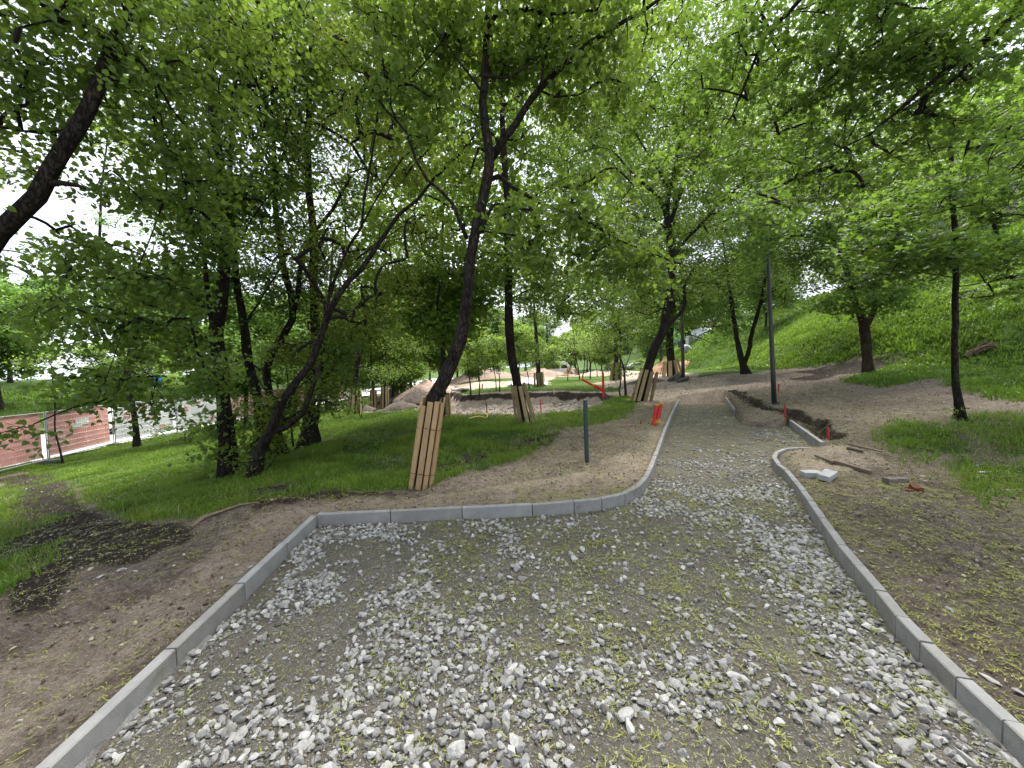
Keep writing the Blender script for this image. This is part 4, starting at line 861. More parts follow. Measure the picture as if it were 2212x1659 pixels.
# 10 the big one
t, d = tlimb((906, 1046), [(918, 975, .155), (928, 905, .15), (937, 862, .14), (957, 825, .135), (975, 788, .135), (993, 740, .13), (1003, 690, .12), (1010, 620, .112), (1015, 555, .105), (1028, 490, .10), (1043, 430, .098), (1056, 370, .105), (1058, 330, .095), (1048, 275, .085), (1043, 220, .08), (1047, 160, .075), (1050, 90, .07), (1056, 10, .06), (1062, -120, .045)], r0=.17)
t[:, 3] *= .86
L = [t,
 limb([(1060, 345, .07), (1085, 305, .065), (1112, 270, .06), (1140, 225, .055), (1168, 190, .052), (1200, 158, .05), (1232, 130, .045), (1262, 100, .042), (1300, 75, .04), (1350, 45, .035), (1392, 22, .032), (1450, -20, .025), (1540, -90, .02)], d + .1),
 limb([(1055, 60, .045), (1064, 40, .042), (1076, 28, .04), (1110, 26, .038), (1140, 22, .035), (1167, 28, .03), (1200, 30, .02), (1290, 22, .016)], d - .2),
 limb([(1060, 388, .045), (1076, 378, .042), (1092, 390, .04), (1112, 406, .035), (1145, 425, .03), (1190, 450, .026), (1240, 465, .022), (1290, 490, .02), (1340, 520, .016), (1410, 548, .012), (1470, 570, .008)], d + .1),
 limb([(1040, 500, .04), (1050, 470, .032), (1062, 445, .03), (1075, 440, .028), (1110, 450, .022), (1150, 455, .018), (1165, 490, .014)], d - .1),
 limb([(1008, 515, .035), (996, 485, .032), (978, 440, .03), (950, 410, .028), (925, 390, .026), (900, 350, .024), (880, 290, .022), (858, 262, .02), (835, 240, .018), (805, 195, .016), (790, 160, .014), (760, 150, .01)], d - .1),
 limb([(858, 262, .016), (845, 230, .014), (846, 190, .013), (875, 180, .014), (920, 130, .013), (965, 80, .012), (990, 30, .01), (1005, -40, .01)], d - .1),
 limb([(838, 200, .02), (818, 80, .018), (793, 20, .016), (775, -60, .014)], d), 
 limb([(1032, 505, .02), (1052, 500, .016), (1090, 505, .014), (1140, 515, .012), (1190, 540, .01)], d - .1),
 limb([(1045, 165, .025), (1100, 170, .018), (1160, 130, .014), (1200, 60, .01)], d - .2), limb([(1043, 200, .022), (990, 130, .016), (940, 60, .012)], d - .2),
 limb([(1165, 195, .02), (1200, 210, .018), (1250, 205, .014), (1275, 190, .01)], d + .1), limb([(1168, 192, .022), (1172, 150, .02), (1185, 95, .016), (1195, 50, .012)], d)]
make_tree('linden_tree', L, bl([(1100, 30, d, .8, .35, 22), (1200, 60, d + .2, .8, .4, 22), (1330, 50, d + .4, .9, .4, 22), (1280, 190, d + .3, .6, .4, 12), (1150, 120, d + .3, .5, .4, 9), (1030, 100, d + .1, .5, .4, 10), (920, 60, d + .3, .8, .5, 22), (830, 100, d + .2, .7, .5, 20), (880, 230, d + .2, .6, .35, 12), (1230, 500, d + .2, .5, .3, 14), (1330, 540, d + .3, .5, .25, 12), (1120, 480, d, .3, .3, 7), (1400, 580, d + .2, .35, .15, 6), (1000, 300, d + .4, .5, .5, 7), (1120, -120, d, 1.7, .5, 44), (850, -120, d, 1.2, .5, 26), (1150, 560, d, .3, .15, 4), (1300, 400, d + .5, .6, .3, 9)]),
          'linden', 'linden', .078, BARK, 21, flare=False, label='large dark trunk bending right above its board guard behind the kerb', ncl=32, crad=.34, hang=.25)
GUARDS.append(((906, 1046), (935, 863), .15, .125, 10, 'tall board guard on the large leaning trunk nearest the kerb', WOOD))
# 11
t, d = tlimb((1137, 915), [(1124, 860, .16), (1117, 828, .155), (1106, 770, .15), (1099, 700, .15), (1099, 640, .14), (1098, 560, .13), (1097, 480, .12), (1093, 400, .11), (1088, 320, .10), (1085, 200, .08), (1090, 80, .06), (1092, -60, .04)], r0=.19)
L = [t, limb([(1098, 560, .04), (1050, 545, .03), (990, 600, .02), (950, 620, .014)], d), limb([(1097, 480, .04), (1160, 420, .03), (1230, 380, .02)], d), limb([(1088, 320, .05), (1020, 240, .03), (960, 200, .02)], d), limb([(1086, 230, .05), (1170, 180, .03), (1260, 150, .02)], d), limb([(1099, 650, .03), (1160, 620, .02), (1230, 640, .014)], d)]
make_tree('linden_tree', L, bl([(1120, 590, d, 1.0, .45, 22), (1240, 640, d, 1.3, .6, 30), (1000, 560, d, 1.1, .6, 18), (960, 700, d + 1, 1.1, .5, 22), (1230, 330, d + .3, 1.5, .8, 26), (1120, 230, d + .5, 2.0, 1.1, 50), (980, 160, d + .5, 1.5, 1, 34), (1270, 120, d + .5, 1.6, 1, 34), (1100, 60, d + .5, 2.2, 1, 56), (1250, 40, d + .5, 1.6, 1, 34), (1180, 460, d + .3, 1, .4, 12)]),
          'linden', 'young', .092, BARK, 22, flare=False, label='straight dark trunk in a flared board guard just left of the pit', ncl=32, crad=.5)
GUARDS.append(((1137, 915), (1119, 828), .26, .17, 9, 'board guard flaring outward at its foot, left of the green bollard', WOODG))
# 12
t, d = tlimb((1386, 872), [(1390, 835, .22), (1400, 795, .22), (1412, 755, .22), (1430, 720, .215), (1441, 670, .20), (1447, 620, .19), (1452, 575, .19), (1450, 530, .18), (1443, 490, .17), (1440, 450, .14), (1446, 410, .10), (1456, 370, .09), (1470, 300, .07), (1480, 200, .05), (1490, 60, .03)], r0=.28)
L = [t, limb([(1446, 410, .05), (1380, 300, .04), (1300, 180, .03), (1250, 120, .02)], d), limb([(1440, 470, .10), (1425, 430, .09), (1400, 405, .08), (1375, 385, .06), (1345, 350, .045), (1310, 310, .03)], d), limb([(1448, 480, .10), (1466, 430, .09), (1478, 390, .08), (1495, 330, .06), (1510, 240, .04)], d),
     limb([(1453, 560, .08), (1480, 520, .075), (1510, 490, .07), (1545, 450, .06), (1590, 410, .045), (1640, 360, .03)], d), limb([(1440, 705, .09), (1462, 685, .09), (1480, 660, .08), (1478, 620, .07), (1500, 580, .05), (1530, 555, .03)], d), limb([(1448, 500, .05), (1400, 470, .04), (1330, 460, .03)], d), limb([(1440, 660, .04), (1400, 680, .03), (1350, 660, .02)], d),
     limb([(1470, 300, .04), (1430, 200, .03), (1400, 100, .02)], d), limb([(1505, 260, .04), (1570, 180, .03), (1600, 80, .02)], d)]
make_tree('maple_tree', L, bl([(1400, 320, d, 2.4, 1.3, 64), (1540, 430, d, 2.2, 1.2, 80), (1300, 480, d - .5, 1.8, .8, 36), (1540, 600, d, 1.6, .6, 26), (1430, 150, d, 2.8, 1.4, 100), (1590, 250, d, 2.2, 1.4, 80), (1480, 250, d + 1, 2.4, 1.4, 70), (1350, 640, d - .5, 1.3, .5, 22), (1290, 260, d, 1.8, 1.2, 40), (1420, 540, d + .5, 1.6, .6, 20), (1500, 20, d, 2.6, 1.2, 60), (1280, 140, d, 2.2, 1.4, 56), (1380, 30, d, 2.4, 1.2, 50)]),
          'maple', 'young', .105, BARK, 23, flare=False, label='broad black trunk leaning right out of its guard at the pit edge', ncl=34, crad=.6, flat=.28)
GUARDS.append(((1386, 872), (1404, 797), .38, .30, 10, 'board guard leaning right beside the narrow end of the path', WOODG))
# 13 behind
t, d = tlimb((1451, 812), [(1449, 778, .34), (1446, 735, .32), (1450, 690, .28), (1453, 640, .25), (1455, 560, .2), (1457, 440, .14), (1455, 300, .07)], r0=.42)
make_tree('broad_tree', [t, limb([(1450, 690, .15), (1400, 640, .1)], d), limb([(1452, 650, .15), (1500, 590, .1)], d)], bl([(1450, 640, d, 3.4, 2.0, 60), (1400, 560, d, 4, 3, 60), (1520, 560, d, 4, 3, 60), (1380, 700, d, 2.6, 1.6, 26), (1530, 700, d, 2.4, 1.4, 22), (1400, 440, d, 6, 3.6, 90), (1520, 400, d, 6, 3.6, 90), (1460, 280, d, 6, 3.6, 90), (1600, 300, d, 5, 3.6, 60), (1340, 300, d, 5, 3.6, 60)]), 'quad', 'far', .19, BARKF, 24, flare=False, label='thick greyish trunk in a guard in front of the sand heap', ncl=34, crad=1.1, twr=.01)
GUARDS.append(((1451, 812), (1449, 778), .75, .42, 9, 'board guard standing in front of the brown sand heap', WOOD))
# shrub tree by the pit
t, d = tlimb((1352, 861), [(1351, 840, .06), (1349, 812, .055), (1344, 785, .045), (1336, 765, .035), (1320, 745, .025)], r0=.07)
L = [t, limb([(1341, 859, .05), (1337, 842, .045), (1341, 830, .04), (1338, 800, .035), (1341, 770, .03), (1340, 720, .02)], d), limb([(1349, 800, .025), (1360, 770, .02), (1366, 750, .015), (1385, 738, .01)], d)]
make_tree('small_tree', L, bl([(1320, 740, d, 1.1, .6, 22), (1360, 690, d, 1.0, .6, 20), (1290, 690, d, 1.0, .5, 16), (1335, 800, d, .4, .3, 4)]), 'maple', 'young', .10, BARKF, 25, 'small crooked two-stemmed tree at the right rim of the pit', ncl=28, crad=.5)
# 15 brown trunk on the right
t, d = tlimb((1876, 808), [(1874, 780, .20), (1871, 740, .21), (1866, 700, .22), (1855, 672, .14), (1842, 640, .12), (1830, 590, .11), (1800, 520, .09), (1785, 470, .08), (1775, 400, .05)], r0=.22)
L = [t, limb([(1870, 705, .14), (1884, 680, .13), (1890, 650, .12), (1885, 600, .10), (1870, 520, .08), (1850, 460, .07), (1835, 400, .05), (1840, 330, .03)], d), limb([(1885, 600, .06), (1930, 540, .05), (1980, 480, .03)], d), limb([(1800, 520, .05), (1740, 470, .04), (1690, 440, .025)], d)]
make_tree('maple_tree', L, bl([(1850, 570, d - .6, 2.0, .9, 60), (1770, 440, d - .6, 2.2, 1.2, 56), (1950, 470, d - .6, 1.8, 1.1, 46), (1870, 650, d - 1, 1.4, .4, 26), (1700, 530, d - .3, 1.6, .7, 30), (1850, 330, d - .5, 2.4, 1.3, 84), (1700, 320, d - .5, 1.8, 1.1, 60), (1960, 600, d - .6, 1.2, .5, 18), (1960, 260, d, 2.2, 1.2, 34), (1670, 440, 10.2, .9, .5, 14), (1640, 520, 10.2, .6, .3, 7), (1800, 150, d, 2.6, 1.2, 70), (2080, 420, d, 2.4, 1.6, 60), (2180, 250, d, 2.2, 1.6, 50)]),
          'maple', 'maple', .125, BARK2, 26, 'maple with short brown cracked trunk forking low at the foot of the slope', ncl=34, crad=.6, flat=.2)
# 16 thin right tree
t, d = tlimb((2080, 905), [(2070, 862, .085), (2064, 800, .08), (2063, 700, .075), (2064, 600, .07), (2065, 540, .068), (2060, 460, .062), (2055, 400, .058), (2055, 350, .055), (2052, 305, .05), (2068, 255, .04), (2075, 200, .03), (2090, 100, .02)], r0=.11)
L = [t, limb([(2052, 305, .035), (2030, 270, .03), (2005, 235, .025), (1975, 215, .02), (1940, 200, .012)], d), limb([(2064, 600, .02), (2000, 590, .014), (1930, 585, .01)], d), limb([(2065, 560, .018), (2120, 540, .012), (2160, 520, .008)], d), limb([(2060, 450, .02), (1990, 470, .014), (1920, 520, .01)], d), limb([(2055, 380, .02), (2130, 330, .014), (2190, 320, .01)], d), limb([(2064, 620, .018), (2130, 610, .012), (2190, 600, .008)], d)]
make_tree('maple_tree', L, bl([(2050, 540, d - .2, .6, .22, 12), (1960, 570, d - .1, .7, .22, 14), (2130, 560, d, .6, .25, 12), (1990, 420, d, .8, .35, 18), (2160, 330, d, .7, .4, 18), (2180, 440, d, .6, .35, 14), (2180, 620, d + .3, .6, .2, 10), (2060, 235, d, .25, .15, 3), (2080, 60, d, .9, .4, 16), (1900, 510, d, .6, .3, 12), (2195, 210, d, .6, .5, 12)]),
          'maple', 'maple', .125, BARK, 27, 'slender maple with a thin straight trunk at the right edge of the soil', ncl=24, crad=.42, flat=.2, tilt=.55, rf=.62)
# 17 two-stem tree at slope foot
t, d = tlimb((1613, 808), [(1606, 790, .22), (1600, 770, .2), (1593, 740, .16), (1587, 700, .14), (1578, 640, .12), (1570, 580, .09), (1560, 500, .06)], r0=.3)
L = [t, limb([(1608, 785, .16), (1618, 755, .15), (1624, 720, .14), (1636, 680, .12), (1648, 630, .1), (1660, 560, .06)], d), limb([(1578, 640, .06), (1530, 590, .04)], d), limb([(1640, 660, .05), (1690, 610, .03)], d)]
make_tree('maple_tree', L, bl([(1600, 600, d, 2.0, 1.2, 44), (1660, 560, d, 2.2, 1.4, 46), (1560, 520, d, 2.2, 1.6, 44), (1540, 680, d + 1, 1.4, .9, 18), (1690, 640, d + 1, 1.5, .7, 18), (1620, 420, d, 3, 1.8, 80), (1740, 560, d + 1, 2.6, 1.6, 50)]), 'maple', 'maple', .13, BARK, 28, 'two-stemmed dark tree at the foot of the grassy slope', ncl=32, crad=.75, flat=.25)
# 18 maple off the right edge with limbs over the frame
g = np.array([8.6, 3.6, float(hbase(8.6, 3.6))])
t = np.vstack([[*g, .24], [[8.5, 3.7, 2.0, .21], [8.3, 3.9, 3.6, .19], [8.0, 4.1, 5.0, .16], [7.4, 4.4, 6.6, .12], [6.8, 4.8, 8.4, .06]]])
L = [t, np.vstack([[[8.2, 4.0, 4.3, .10]], limb([(2290, -30, .085, 4.6), (2215, 12, .07, 4.6), (2160, 55, .062, 4.6), (2115, 95, .056, 4.6), (2085, 122, .05, 4.6), (2040, 155, .042, 4.65), (1985, 198, .034, 4.7), (1945, 232, .028, 4.8), (1905, 268, .022, 4.9), (1880, 290, .016, 5.0)])]),
     limb([(2088, 118, .035, 4.6), (2084, 150, .03, 4.6), (2070, 162, .028, 4.6), (2050, 180, .022, 4.65), (2000, 205, .016, 4.7), (1950, 238, .012, 4.8)]), limb([(2072, 160, .02, 4.6), (2090, 176, .018, 4.55)]),
     np.vstack([[[8.0, 4.1, 5.0, .08]], limb([(2000, -260, .06, 4.9), (1800, -80, .05, 5.1), (1728, 0, .042, 5.2), (1700, 30, .038, 5.2), (1660, 62, .034, 5.3), (1635, 120, .028, 5.4), (1617, 162, .025, 5.5), (1600, 205, .022, 5.6), (1583, 245, .018, 5.8), (1555, 290, .014, 6), (1500, 345, .01, 6.2)])]),
     limb([(1700, 28, .02, 5.2), (1740, 20, .016, 5.1), (1790, -10, .012, 5)]), limb([(1905, 60, .02, 4.8), (1830, 130, .016, 5.2), (1775, 190, .012, 5.5), (1700, 235, .01, 5.8)]),
     limb([(1880, 290, .014, 5.0), (1820, 320, .012, 5.3), (1740, 380, .01, 5.8), (1640, 420, .008, 6.4)])]
make_tree('maple_tree', L, bl([(1700, 60, 5.4, .9, .4, 34), (1830, 50, 5.1, .9, .45, 36), (1960, 60, 4.8, .8, .4, 34), (2100, 40, 4.6, .6, .35, 22), (1960, 170, 5.0, .7, .35, 26), (1830, 200, 5.4, .9, .4, 34), (2130, 200, 4.8, .6, .35, 20), (1700, 220, 5.8, .8, .4, 26), (1880, 340, 5.6, .8, .35, 24), (1720, 380, 6.2, .8, .35, 22), (2020, 290, 5.2, .5, .25, 10), (1580, 130, 5.6, .6, .4, 18), (2180, 330, 4.8, .35, .3, 9), (1500, 330, 6.2, .6, .3, 12), (2000, -150, 4.8, 1.8, .5, 50), (1650, -120, 5.4, 1.2, .5, 34), (1800, 430, 6.3, .7, .25, 14)]),
          'maple', 'maple', .088, BARK, 29, 'maple reaching in from beyond the right edge, its long black limb crossing the top corner', ncl=30, crad=.38, flat=.35, tilt=.8, clscale=.95, rf=.72)
# background trees, and unseen ones added behind the camera for shade
def generic(name, h_, cr_, seed, leaf='quad', lm='far', ls=.17, ncl=34, ncl2=150, crad=.9, r0=.17, fork=4, low=.28, bark=None, twr=.008):
    r = np.random.default_rng(seed); lean = r.normal(0, .05, 2)
    t = np.array([[lean[0] * z * (1 + .3 * math.sin(z)), lean[1] * z, z, r0 * (1 - .75 * z / h_)] for z in np.linspace(0, h_ * .85, 7)])
    L = [t]
    for k in range(fork * 2):
        z = h_ * r.uniform(low, .7); a = r.uniform(0, 6.28); b = np.array([np.interp(z, t[:, 2], t[:, 0]), np.interp(z, t[:, 2], t[:, 1]), z]); l = cr_ * r.uniform(.5, .85); up = r.uniform(.5, 1.1)
        e = b + np.array([math.cos(a) * l, math.sin(a) * l, l * up]); m = (b + e) / 2 + np.array([0, 0, -.08 * l]) + r.normal(0, .1, 3); L.append(np.array([[*b, r0 * .4], [*m, r0 * .28], [*e, r0 * .1]]))
    B = []
    for k in range(9):
        a = k * 2.4 + r.uniform(-.3, .3); q = r.uniform(.25, .75) * cr_; z = h_ * (low + .12 + (1 - low - .22) * (k / 8)); s = cr_ * r.uniform(.38, .6) * (1 - .35 * abs(k / 8 - .4)); B.append((math.cos(a) * q, math.sin(a) * q, z, s, s * .62, ncl2 / 9))
    return L, B
def shift(L, B, x, y, sc_=1.0):
    z = float(hbase(x, y)); o = np.array([x, y, z])
    return [np.c_[q[:, :3] * sc_ + o, q[:, 3] * sc_] for q in L], [(*(np.array(b[:3]) * sc_ + o), b[3] * sc_, b[4] * sc_, b[5]) for b in B]
LIB = []
for i, (h_, c_, lm, ls, n2, bk, gname, lab) in enumerate([
    (10.5, 4.2, 'far', .20, 190, BARKF, 'broad_tree', 'leafy mid-green tree in the rows behind the building site'),
    (9.0, 3.6, 'young', .18, 170, BARKF, 'broad_tree', 'pale yellow-green tree in the rows behind the building site'),
    (12.5, 4.6, 'dark', .20, 200, BARK, 'broad_tree', 'tall dark-leaved tree far behind the building site'),
    (6.5, 3.0, 'young', .16, 130, BARKF, 'young_tree', 'low bushy light-green tree with foliage near the ground')]):
    L, B = generic('t', h_, c_, 100 + i, lm=lm, ncl2=n2, low=(.22, .2, .18, .08)[i], r0=(.2, .17, .22, .12)[i])
    LIB.append((L, B, lm, ls, bk, gname, lab))
protos = [None] * 4
def place(i, x, y, sc_=1.0, rot=0.0, label=None, group='trees filling the background'):
    if protos[i] is None:
        L, B, lm, ls, bk, gname, lab = LIB[i]; L2, B2 = shift(L, B, x, y)
        o = make_tree(gname, L2, B2, 'quad', lm, ls * 1.1, bk, 200 + i, label or lab, 'tree', group, ncl=52, crad=.9, flat=.5, twr=.009, clscale=2.3)
        protos[i] = o; o.scale = (sc_,) * 3; return o
    o = copy_tree(protos[i]); o.location = (x, y, float(hbase(x, y)) - .05); o.rotation_euler = (0, 0, rot); o.scale = (sc_,) * 3; o['label'] = label or LIB[i][6]; o['group'] = group; return o
rb_ = np.random.default_rng(5)
KN = ['mid-green broad tree', 'pale yellow-green tree', 'tall dark-leaved tree', 'low bushy light-green tree']
# across the street, left
for k, (x, y) in enumerate([(-34, 14), (-33, 20), (-36, 27), (-33, 33), (-37, 40), (-33, 47), (-34, 56), (-42, 20), (-43, 33), (-44, 48), (-32, 66), (-40, 62)]):
    place([0, 1, 0, 3, 2, 0, 1, 2, 0, 2, 1, 0][k], x, y, rb_.uniform(.85, 1.15), rb_.uniform(0, 6), KN[[0, 1, 0, 3, 2, 0, 1, 2, 0, 2, 1, 0][k]] + ' on the green bank across the street at the left', 'trees across the street')
# between the pit and the fence, left middle distance
for k, (x, y, i, s) in enumerate([(-14, 20, 0, .75), (-13, 27, 1, .9), (-10, 32, 3, 1.0), (-16, 35, 0, 1), (-7, 38, 1, .9), (-11.5, 44, 0, 1), (-4, 47, 3, 1.0), (-15, 52, 1, 1.1), (-8, 56, 0, 1.1), (1, 60, 1, 1.0), (-3, 66, 2, 1)]):
    place(i, x, y, s, rb_.uniform(0, 6), KN[i] + ' in the loose group left of the pit and site', 'trees between pit and street')
# straight ahead beyond the site
for k, (x, y, i, s) in enumerate([(6, 68, 3, .9), (12, 84, 1, 1), (3, 86, 0, 1.1), (-6, 88, 2, 1.1), (18, 92, 0, 1.1), (25, 88, 2, 1.0), (34, 90, 0, 1.2), (42, 84, 1, 1.1), (8, 102, 2, 1.3), (22, 108, 2, 1.3), (-16, 96, 2, 1.3), (38, 104, 2, 1.3), (-28, 88, 2, 1.3), (-22, 74, 0, 1.1), (30, 66, 1, .9), (14, 60, 1, .8), (21, 58, 0, .85), (0, 112, 2, 1.4), (52, 100, 2, 1.4), (-40, 100, 2, 1.4), (29, 50, 0, .8)]):
    place(i, x, y, s, rb_.uniform(0, 6), KN[i] + ' in the far row beyond the parked van and cabins', 'trees beyond the site')
# hill top and slope, right
for k, (x, y, i, s) in enumerate([(27, 41, 0, .8), (33, 36, 2, .9), (31, 27, 1, .75), (36, 22, 0, .9), (38, 31, 2, 1), (33, 16, 1, .75), (40, 45, 0, 1), (44, 26, 2, 1.1), (36, 55, 2, 1.0), (30, 12, 0, .8)]):
    place(i, x, y, s, rb_.uniform(0, 6), KN[i] + ' growing on top of the grassy embankment', 'trees on the embankment')
# unseen trees added behind the viewer, for shade and other views
for k, (x, y, i, s) in enumerate([(11, -6, 1, .9), (-12, -1, 2, .9), (-1, -9, 2, 1)]):
    place(i, x, y, s, rb_.uniform(0, 6), KN[i] + ' added unseen behind the viewer for shade', 'unseen shade trees added behind the viewer')
for o in [o for o in bpy.data.objects if o.get('label', '').startswith('tree on the green') and False]: pass
# thin saplings on the grass strip behind the pit
SAP = [((1017, 853), (1011, 804), .06), ((1035, 852), (1034, 800), .035), ((1072, 847), (1066, 795), .04), ((1079, 848), (1076, 790), .04), ((1143, 840), (1137, 795), .05), ((1252, 822), (1243, 770), .07), ((1258, 819), (1263, 760), .07), ((1275, 819), (1272, 770), .07), ((1290, 814), (1284, 780), .05), ((1226, 822), (1224, 790), .05)]
sap0 = {}
for k, (b_, tp, rr) in enumerate(SAP):
    g = ground(*b_); d = g[1]; t = np.array([[*g, rr], [*P((b_[0] + tp[0]) / 2 + 2, (b_[1] + tp[1]) / 2, d), rr * .85], [*P(*tp, d), rr * .7], [*P(tp[0] - 3, tp[1] - 45, d), rr * .35]])
    make_tree('sapling', [t], bl([(tp[0], tp[1] - 45, d, 1.0 * d / 22, .6 * d / 22, 9), (tp[0] + 6, tp[1] - 20, d, .8 * d / 22, .35 * d / 22, 5)]), 'quad', 'young', .13, BARKF, 300 + k, 'thin young tree on the strip behind the pit, %s' % ['leftmost, pale stem', 'second from the left', 'left one of a close pair', 'right one of a close pair', 'right of the flared guard', 'left of the dark thicket', 'in the dark thicket', 'middle of the dark thicket', 'right end of the dark thicket', 'before the parked van'][k], 'sapling', 'young trees behind the pit', ncl=26, crad=.6 * d / 22, twr=.008)
# guarded distant trees
GT = [((1166, 835), (1163, 804), (1158, 720), .24, WOODG, 'slim guard of grey boards behind the far rim of the pit'), ((1196, 809), (1190, 795), (1183, 740), .22, WOOD, 'small leaning guard in front of the van windows'), ((1223, 811), (1232, 792), (1245, 740), .25, WOOD, 'guard leaning right below the middle of the van'), ((1249, 812), (1243, 795), (1240, 745), .22, WOOD, 'narrow guard in front of the van cab'),
      ((1330, 822), (1331, 783), (1329, 714), .25, WOODG, 'guard behind the small crooked two-stemmed tree'), ((807, 870), (806, 842), (802, 780), .15, WOODG, 'guard farther left behind the bush, at the foot of the soil heap'), ((830, 867), (831, 831), (828, 770), .16, WOODG, 'guard touching the soil heap beside the slab pile'), ((857, 849), (857, 824), (856, 770), .18, CONCL, 'pale whitish guard behind the broken slabs'), ((873, 845), (878, 818), (884, 760), .2, WOOD, 'guard leaning right on top of the soil heap'),
      ((957, 898), (957, 850), (957, 740), .15, WOODG, 'guard half hidden behind the large leaning guard'), ((926, 845), (928, 820), (930, 750), .16, WOODG, 'small guard just left of the large trunk bend'), ((1428, 806), (1428, 783), (1424, 730), .25, WOOD, 'guard at the left foot of the sand heap')]
for k, (b_, tp, up, rr, mt, lab) in enumerate(GT):
    g = ground(*b_); d = g[1]; t = np.array([[*g, rr], [*P(*tp, d), rr * .9], [*P(*up, d), rr * .7], [*P(up[0] - 4, up[1] - 70, d), rr * .4]])
    f = d / 30
    hi = [(up[0] - 30, 520, d, 3.2, 2.2, 60), (up[0] + 30, 400, d, 3.4, 2.2, 60), (up[0], 270, d, 3.0, 2.0, 46)] if k in (0, 4, 9, 10) else []
    if hi: t = np.vstack([t, [[*P(up[0], 480, d), rr * .3]], [[*P(up[0] + 6, 330, d), rr * .15]]])
    make_tree('broad_tree', [t], bl([(up[0] + 10, up[1] - 60, d, 2.6 * f ** .5, 1.5 * f ** .5, 30), (up[0] - 30, up[1] - 110, d, 2.6 * f ** .5, 1.7 * f ** .5, 30), (up[0] + 30, up[1] - 130, d, 2.6 * f ** .5, 1.7 * f ** .5, 30)] + hi), 'quad', ['young', 'far', 'elder'][k % 3], .16, BARKF, 340 + k, flare=False, label='tree in the %s' % lab.replace('guard standing', 'guard'), cat='tree', group='guarded trees in the distance', ncl=34, crad=.8, twr=.008)
    GUARDS.append((b_, tp, rr * 1.75, rr * 1.25, 7, lab, mt))

# ------------------------------------------------------------------ board guards
def guard(basepx, toppx, rb0, rt0, nb, label, mt):
    g = ground(*basepx); d = g[1]; a = g.copy(); a[2] -= .04; b = P(*toppx, d); ax = b - a; Lh = np.linalg.norm(ax); u, v, w_ = frame(ax)
    root = empty('tree_guard', g, label, 'tree guard', 'board guards tied round tree trunks')
    wd = min(.13, 2 * math.pi * rt0 / nb * .92) if d < 20 else 2 * math.pi * rt0 / nb * .8
    r = np.random.default_rng(int(basepx[0])); th = .026 if d < 20 else .04
    for k in range(nb):
        an = 2 * math.pi * (k + .5 + r.uniform(-.12, .12)) / nb; dr = u * math.cos(an) + v * math.sin(an); rr_ = rb0 * r.uniform(.92, 1.14); an += r.uniform(-.05, .05); p0 = a + dr * rr_; p1 = a + ax * r.uniform(.92, 1.04) + dr * (rt0 + th)
        ex = p1 - p0; l = np.linalg.norm(ex); ez = ex / l; ey = dr - ez * (dr @ ez); ey /= np.linalg.norm(ey); ex_ = np.cross(ey, ez); M = np.stack([ex_, ey, ez], 1)
        V, Fc = boxv((p0 + p1) / 2, (wd * r.uniform(.9, 1.06), th, l), M, .003); m_ = MB(); m_.add(V, Fc)
        # object space along the board so that the grain runs lengthwise
        o = m_.build('board', mt, root, g)
    for f_ in ((.22, .70) if d < 20 else ()):
        m_ = MB(); c = a + ax * f_; rr_ = rb0 + (rt0 - rb0) * f_ + .035; an = np.linspace(0, 2 * math.pi, 33); pts = c + np.outer(np.cos(an), u) * rr_ + np.outer(np.sin(an), v) * rr_ + np.outer(np.sin(an * 3), w_) * .01
        V, Fc = tube(pts, .004, 5); m_.add(V, Fc); m_.build('binding_wire', WIRE, root, g)
    return root
for q in GUARDS: guard(*q)

# bushes
def bush(px, py, rx, rz, n, lm, ls, label, seed, leaf='quad', name='bush', stems=5):
    g = ground(px, py); r = np.random.default_rng(seed); L = []
    for k in range(stems):
        a = r.uniform(0, 6.28); L.append(np.array([[*g, .012], [g[0] + math.cos(a) * rx * .4, g[1] + math.sin(a) * rx * .4, g[2] + rz * .7, .009], [g[0] + math.cos(a) * rx * .7, g[1] + math.sin(a) * rx * .7, g[2] + rz * 1.5, .005]]))
    return make_tree(name, L, [(g[0], g[1], g[2] + rz * 1.0 + .12, rx, rz, n)], leaf, lm, ls, BARK, seed, label, 'bush', None, ncl=24, crad=.22 + rx * .12)
bush(560, 1030, .35, .18, 9, 'elder', .06, 'low shoots of leaves at the foot of the box elder', 401, 'elder')
bush(400, 960, 1.1, .35, 22, 'linden', .09, 'low leafy bush on the grass before the street fence', 402)
bush(800, 878, 1.0, .45, 26, 'dark', .09, 'dark green bush at the foot of the left board guards', 403)
bush(735, 905, .5, .22, 14, 'young', .09, 'pale leafy clump left of the low-forked tree guard', 404)
bush(780, 905, .3, .6, 8, 'linden', .07, 'thin weedy shrub beside the low-forked tree guard', 405)
bush(1140, 800, 2.4, .9, 26, 'dark', .18, 'dark bush left of the white van', 406)
bush(2085, 915, .3, .08, 8, 'maple', .07, 'small dark leafy clump at the foot of the slender maple', 407, 'elder')
bush(1385, 800, 2.5, 1.2, 26, 'young', .2, 'light-green bush left of the silver car', 408)

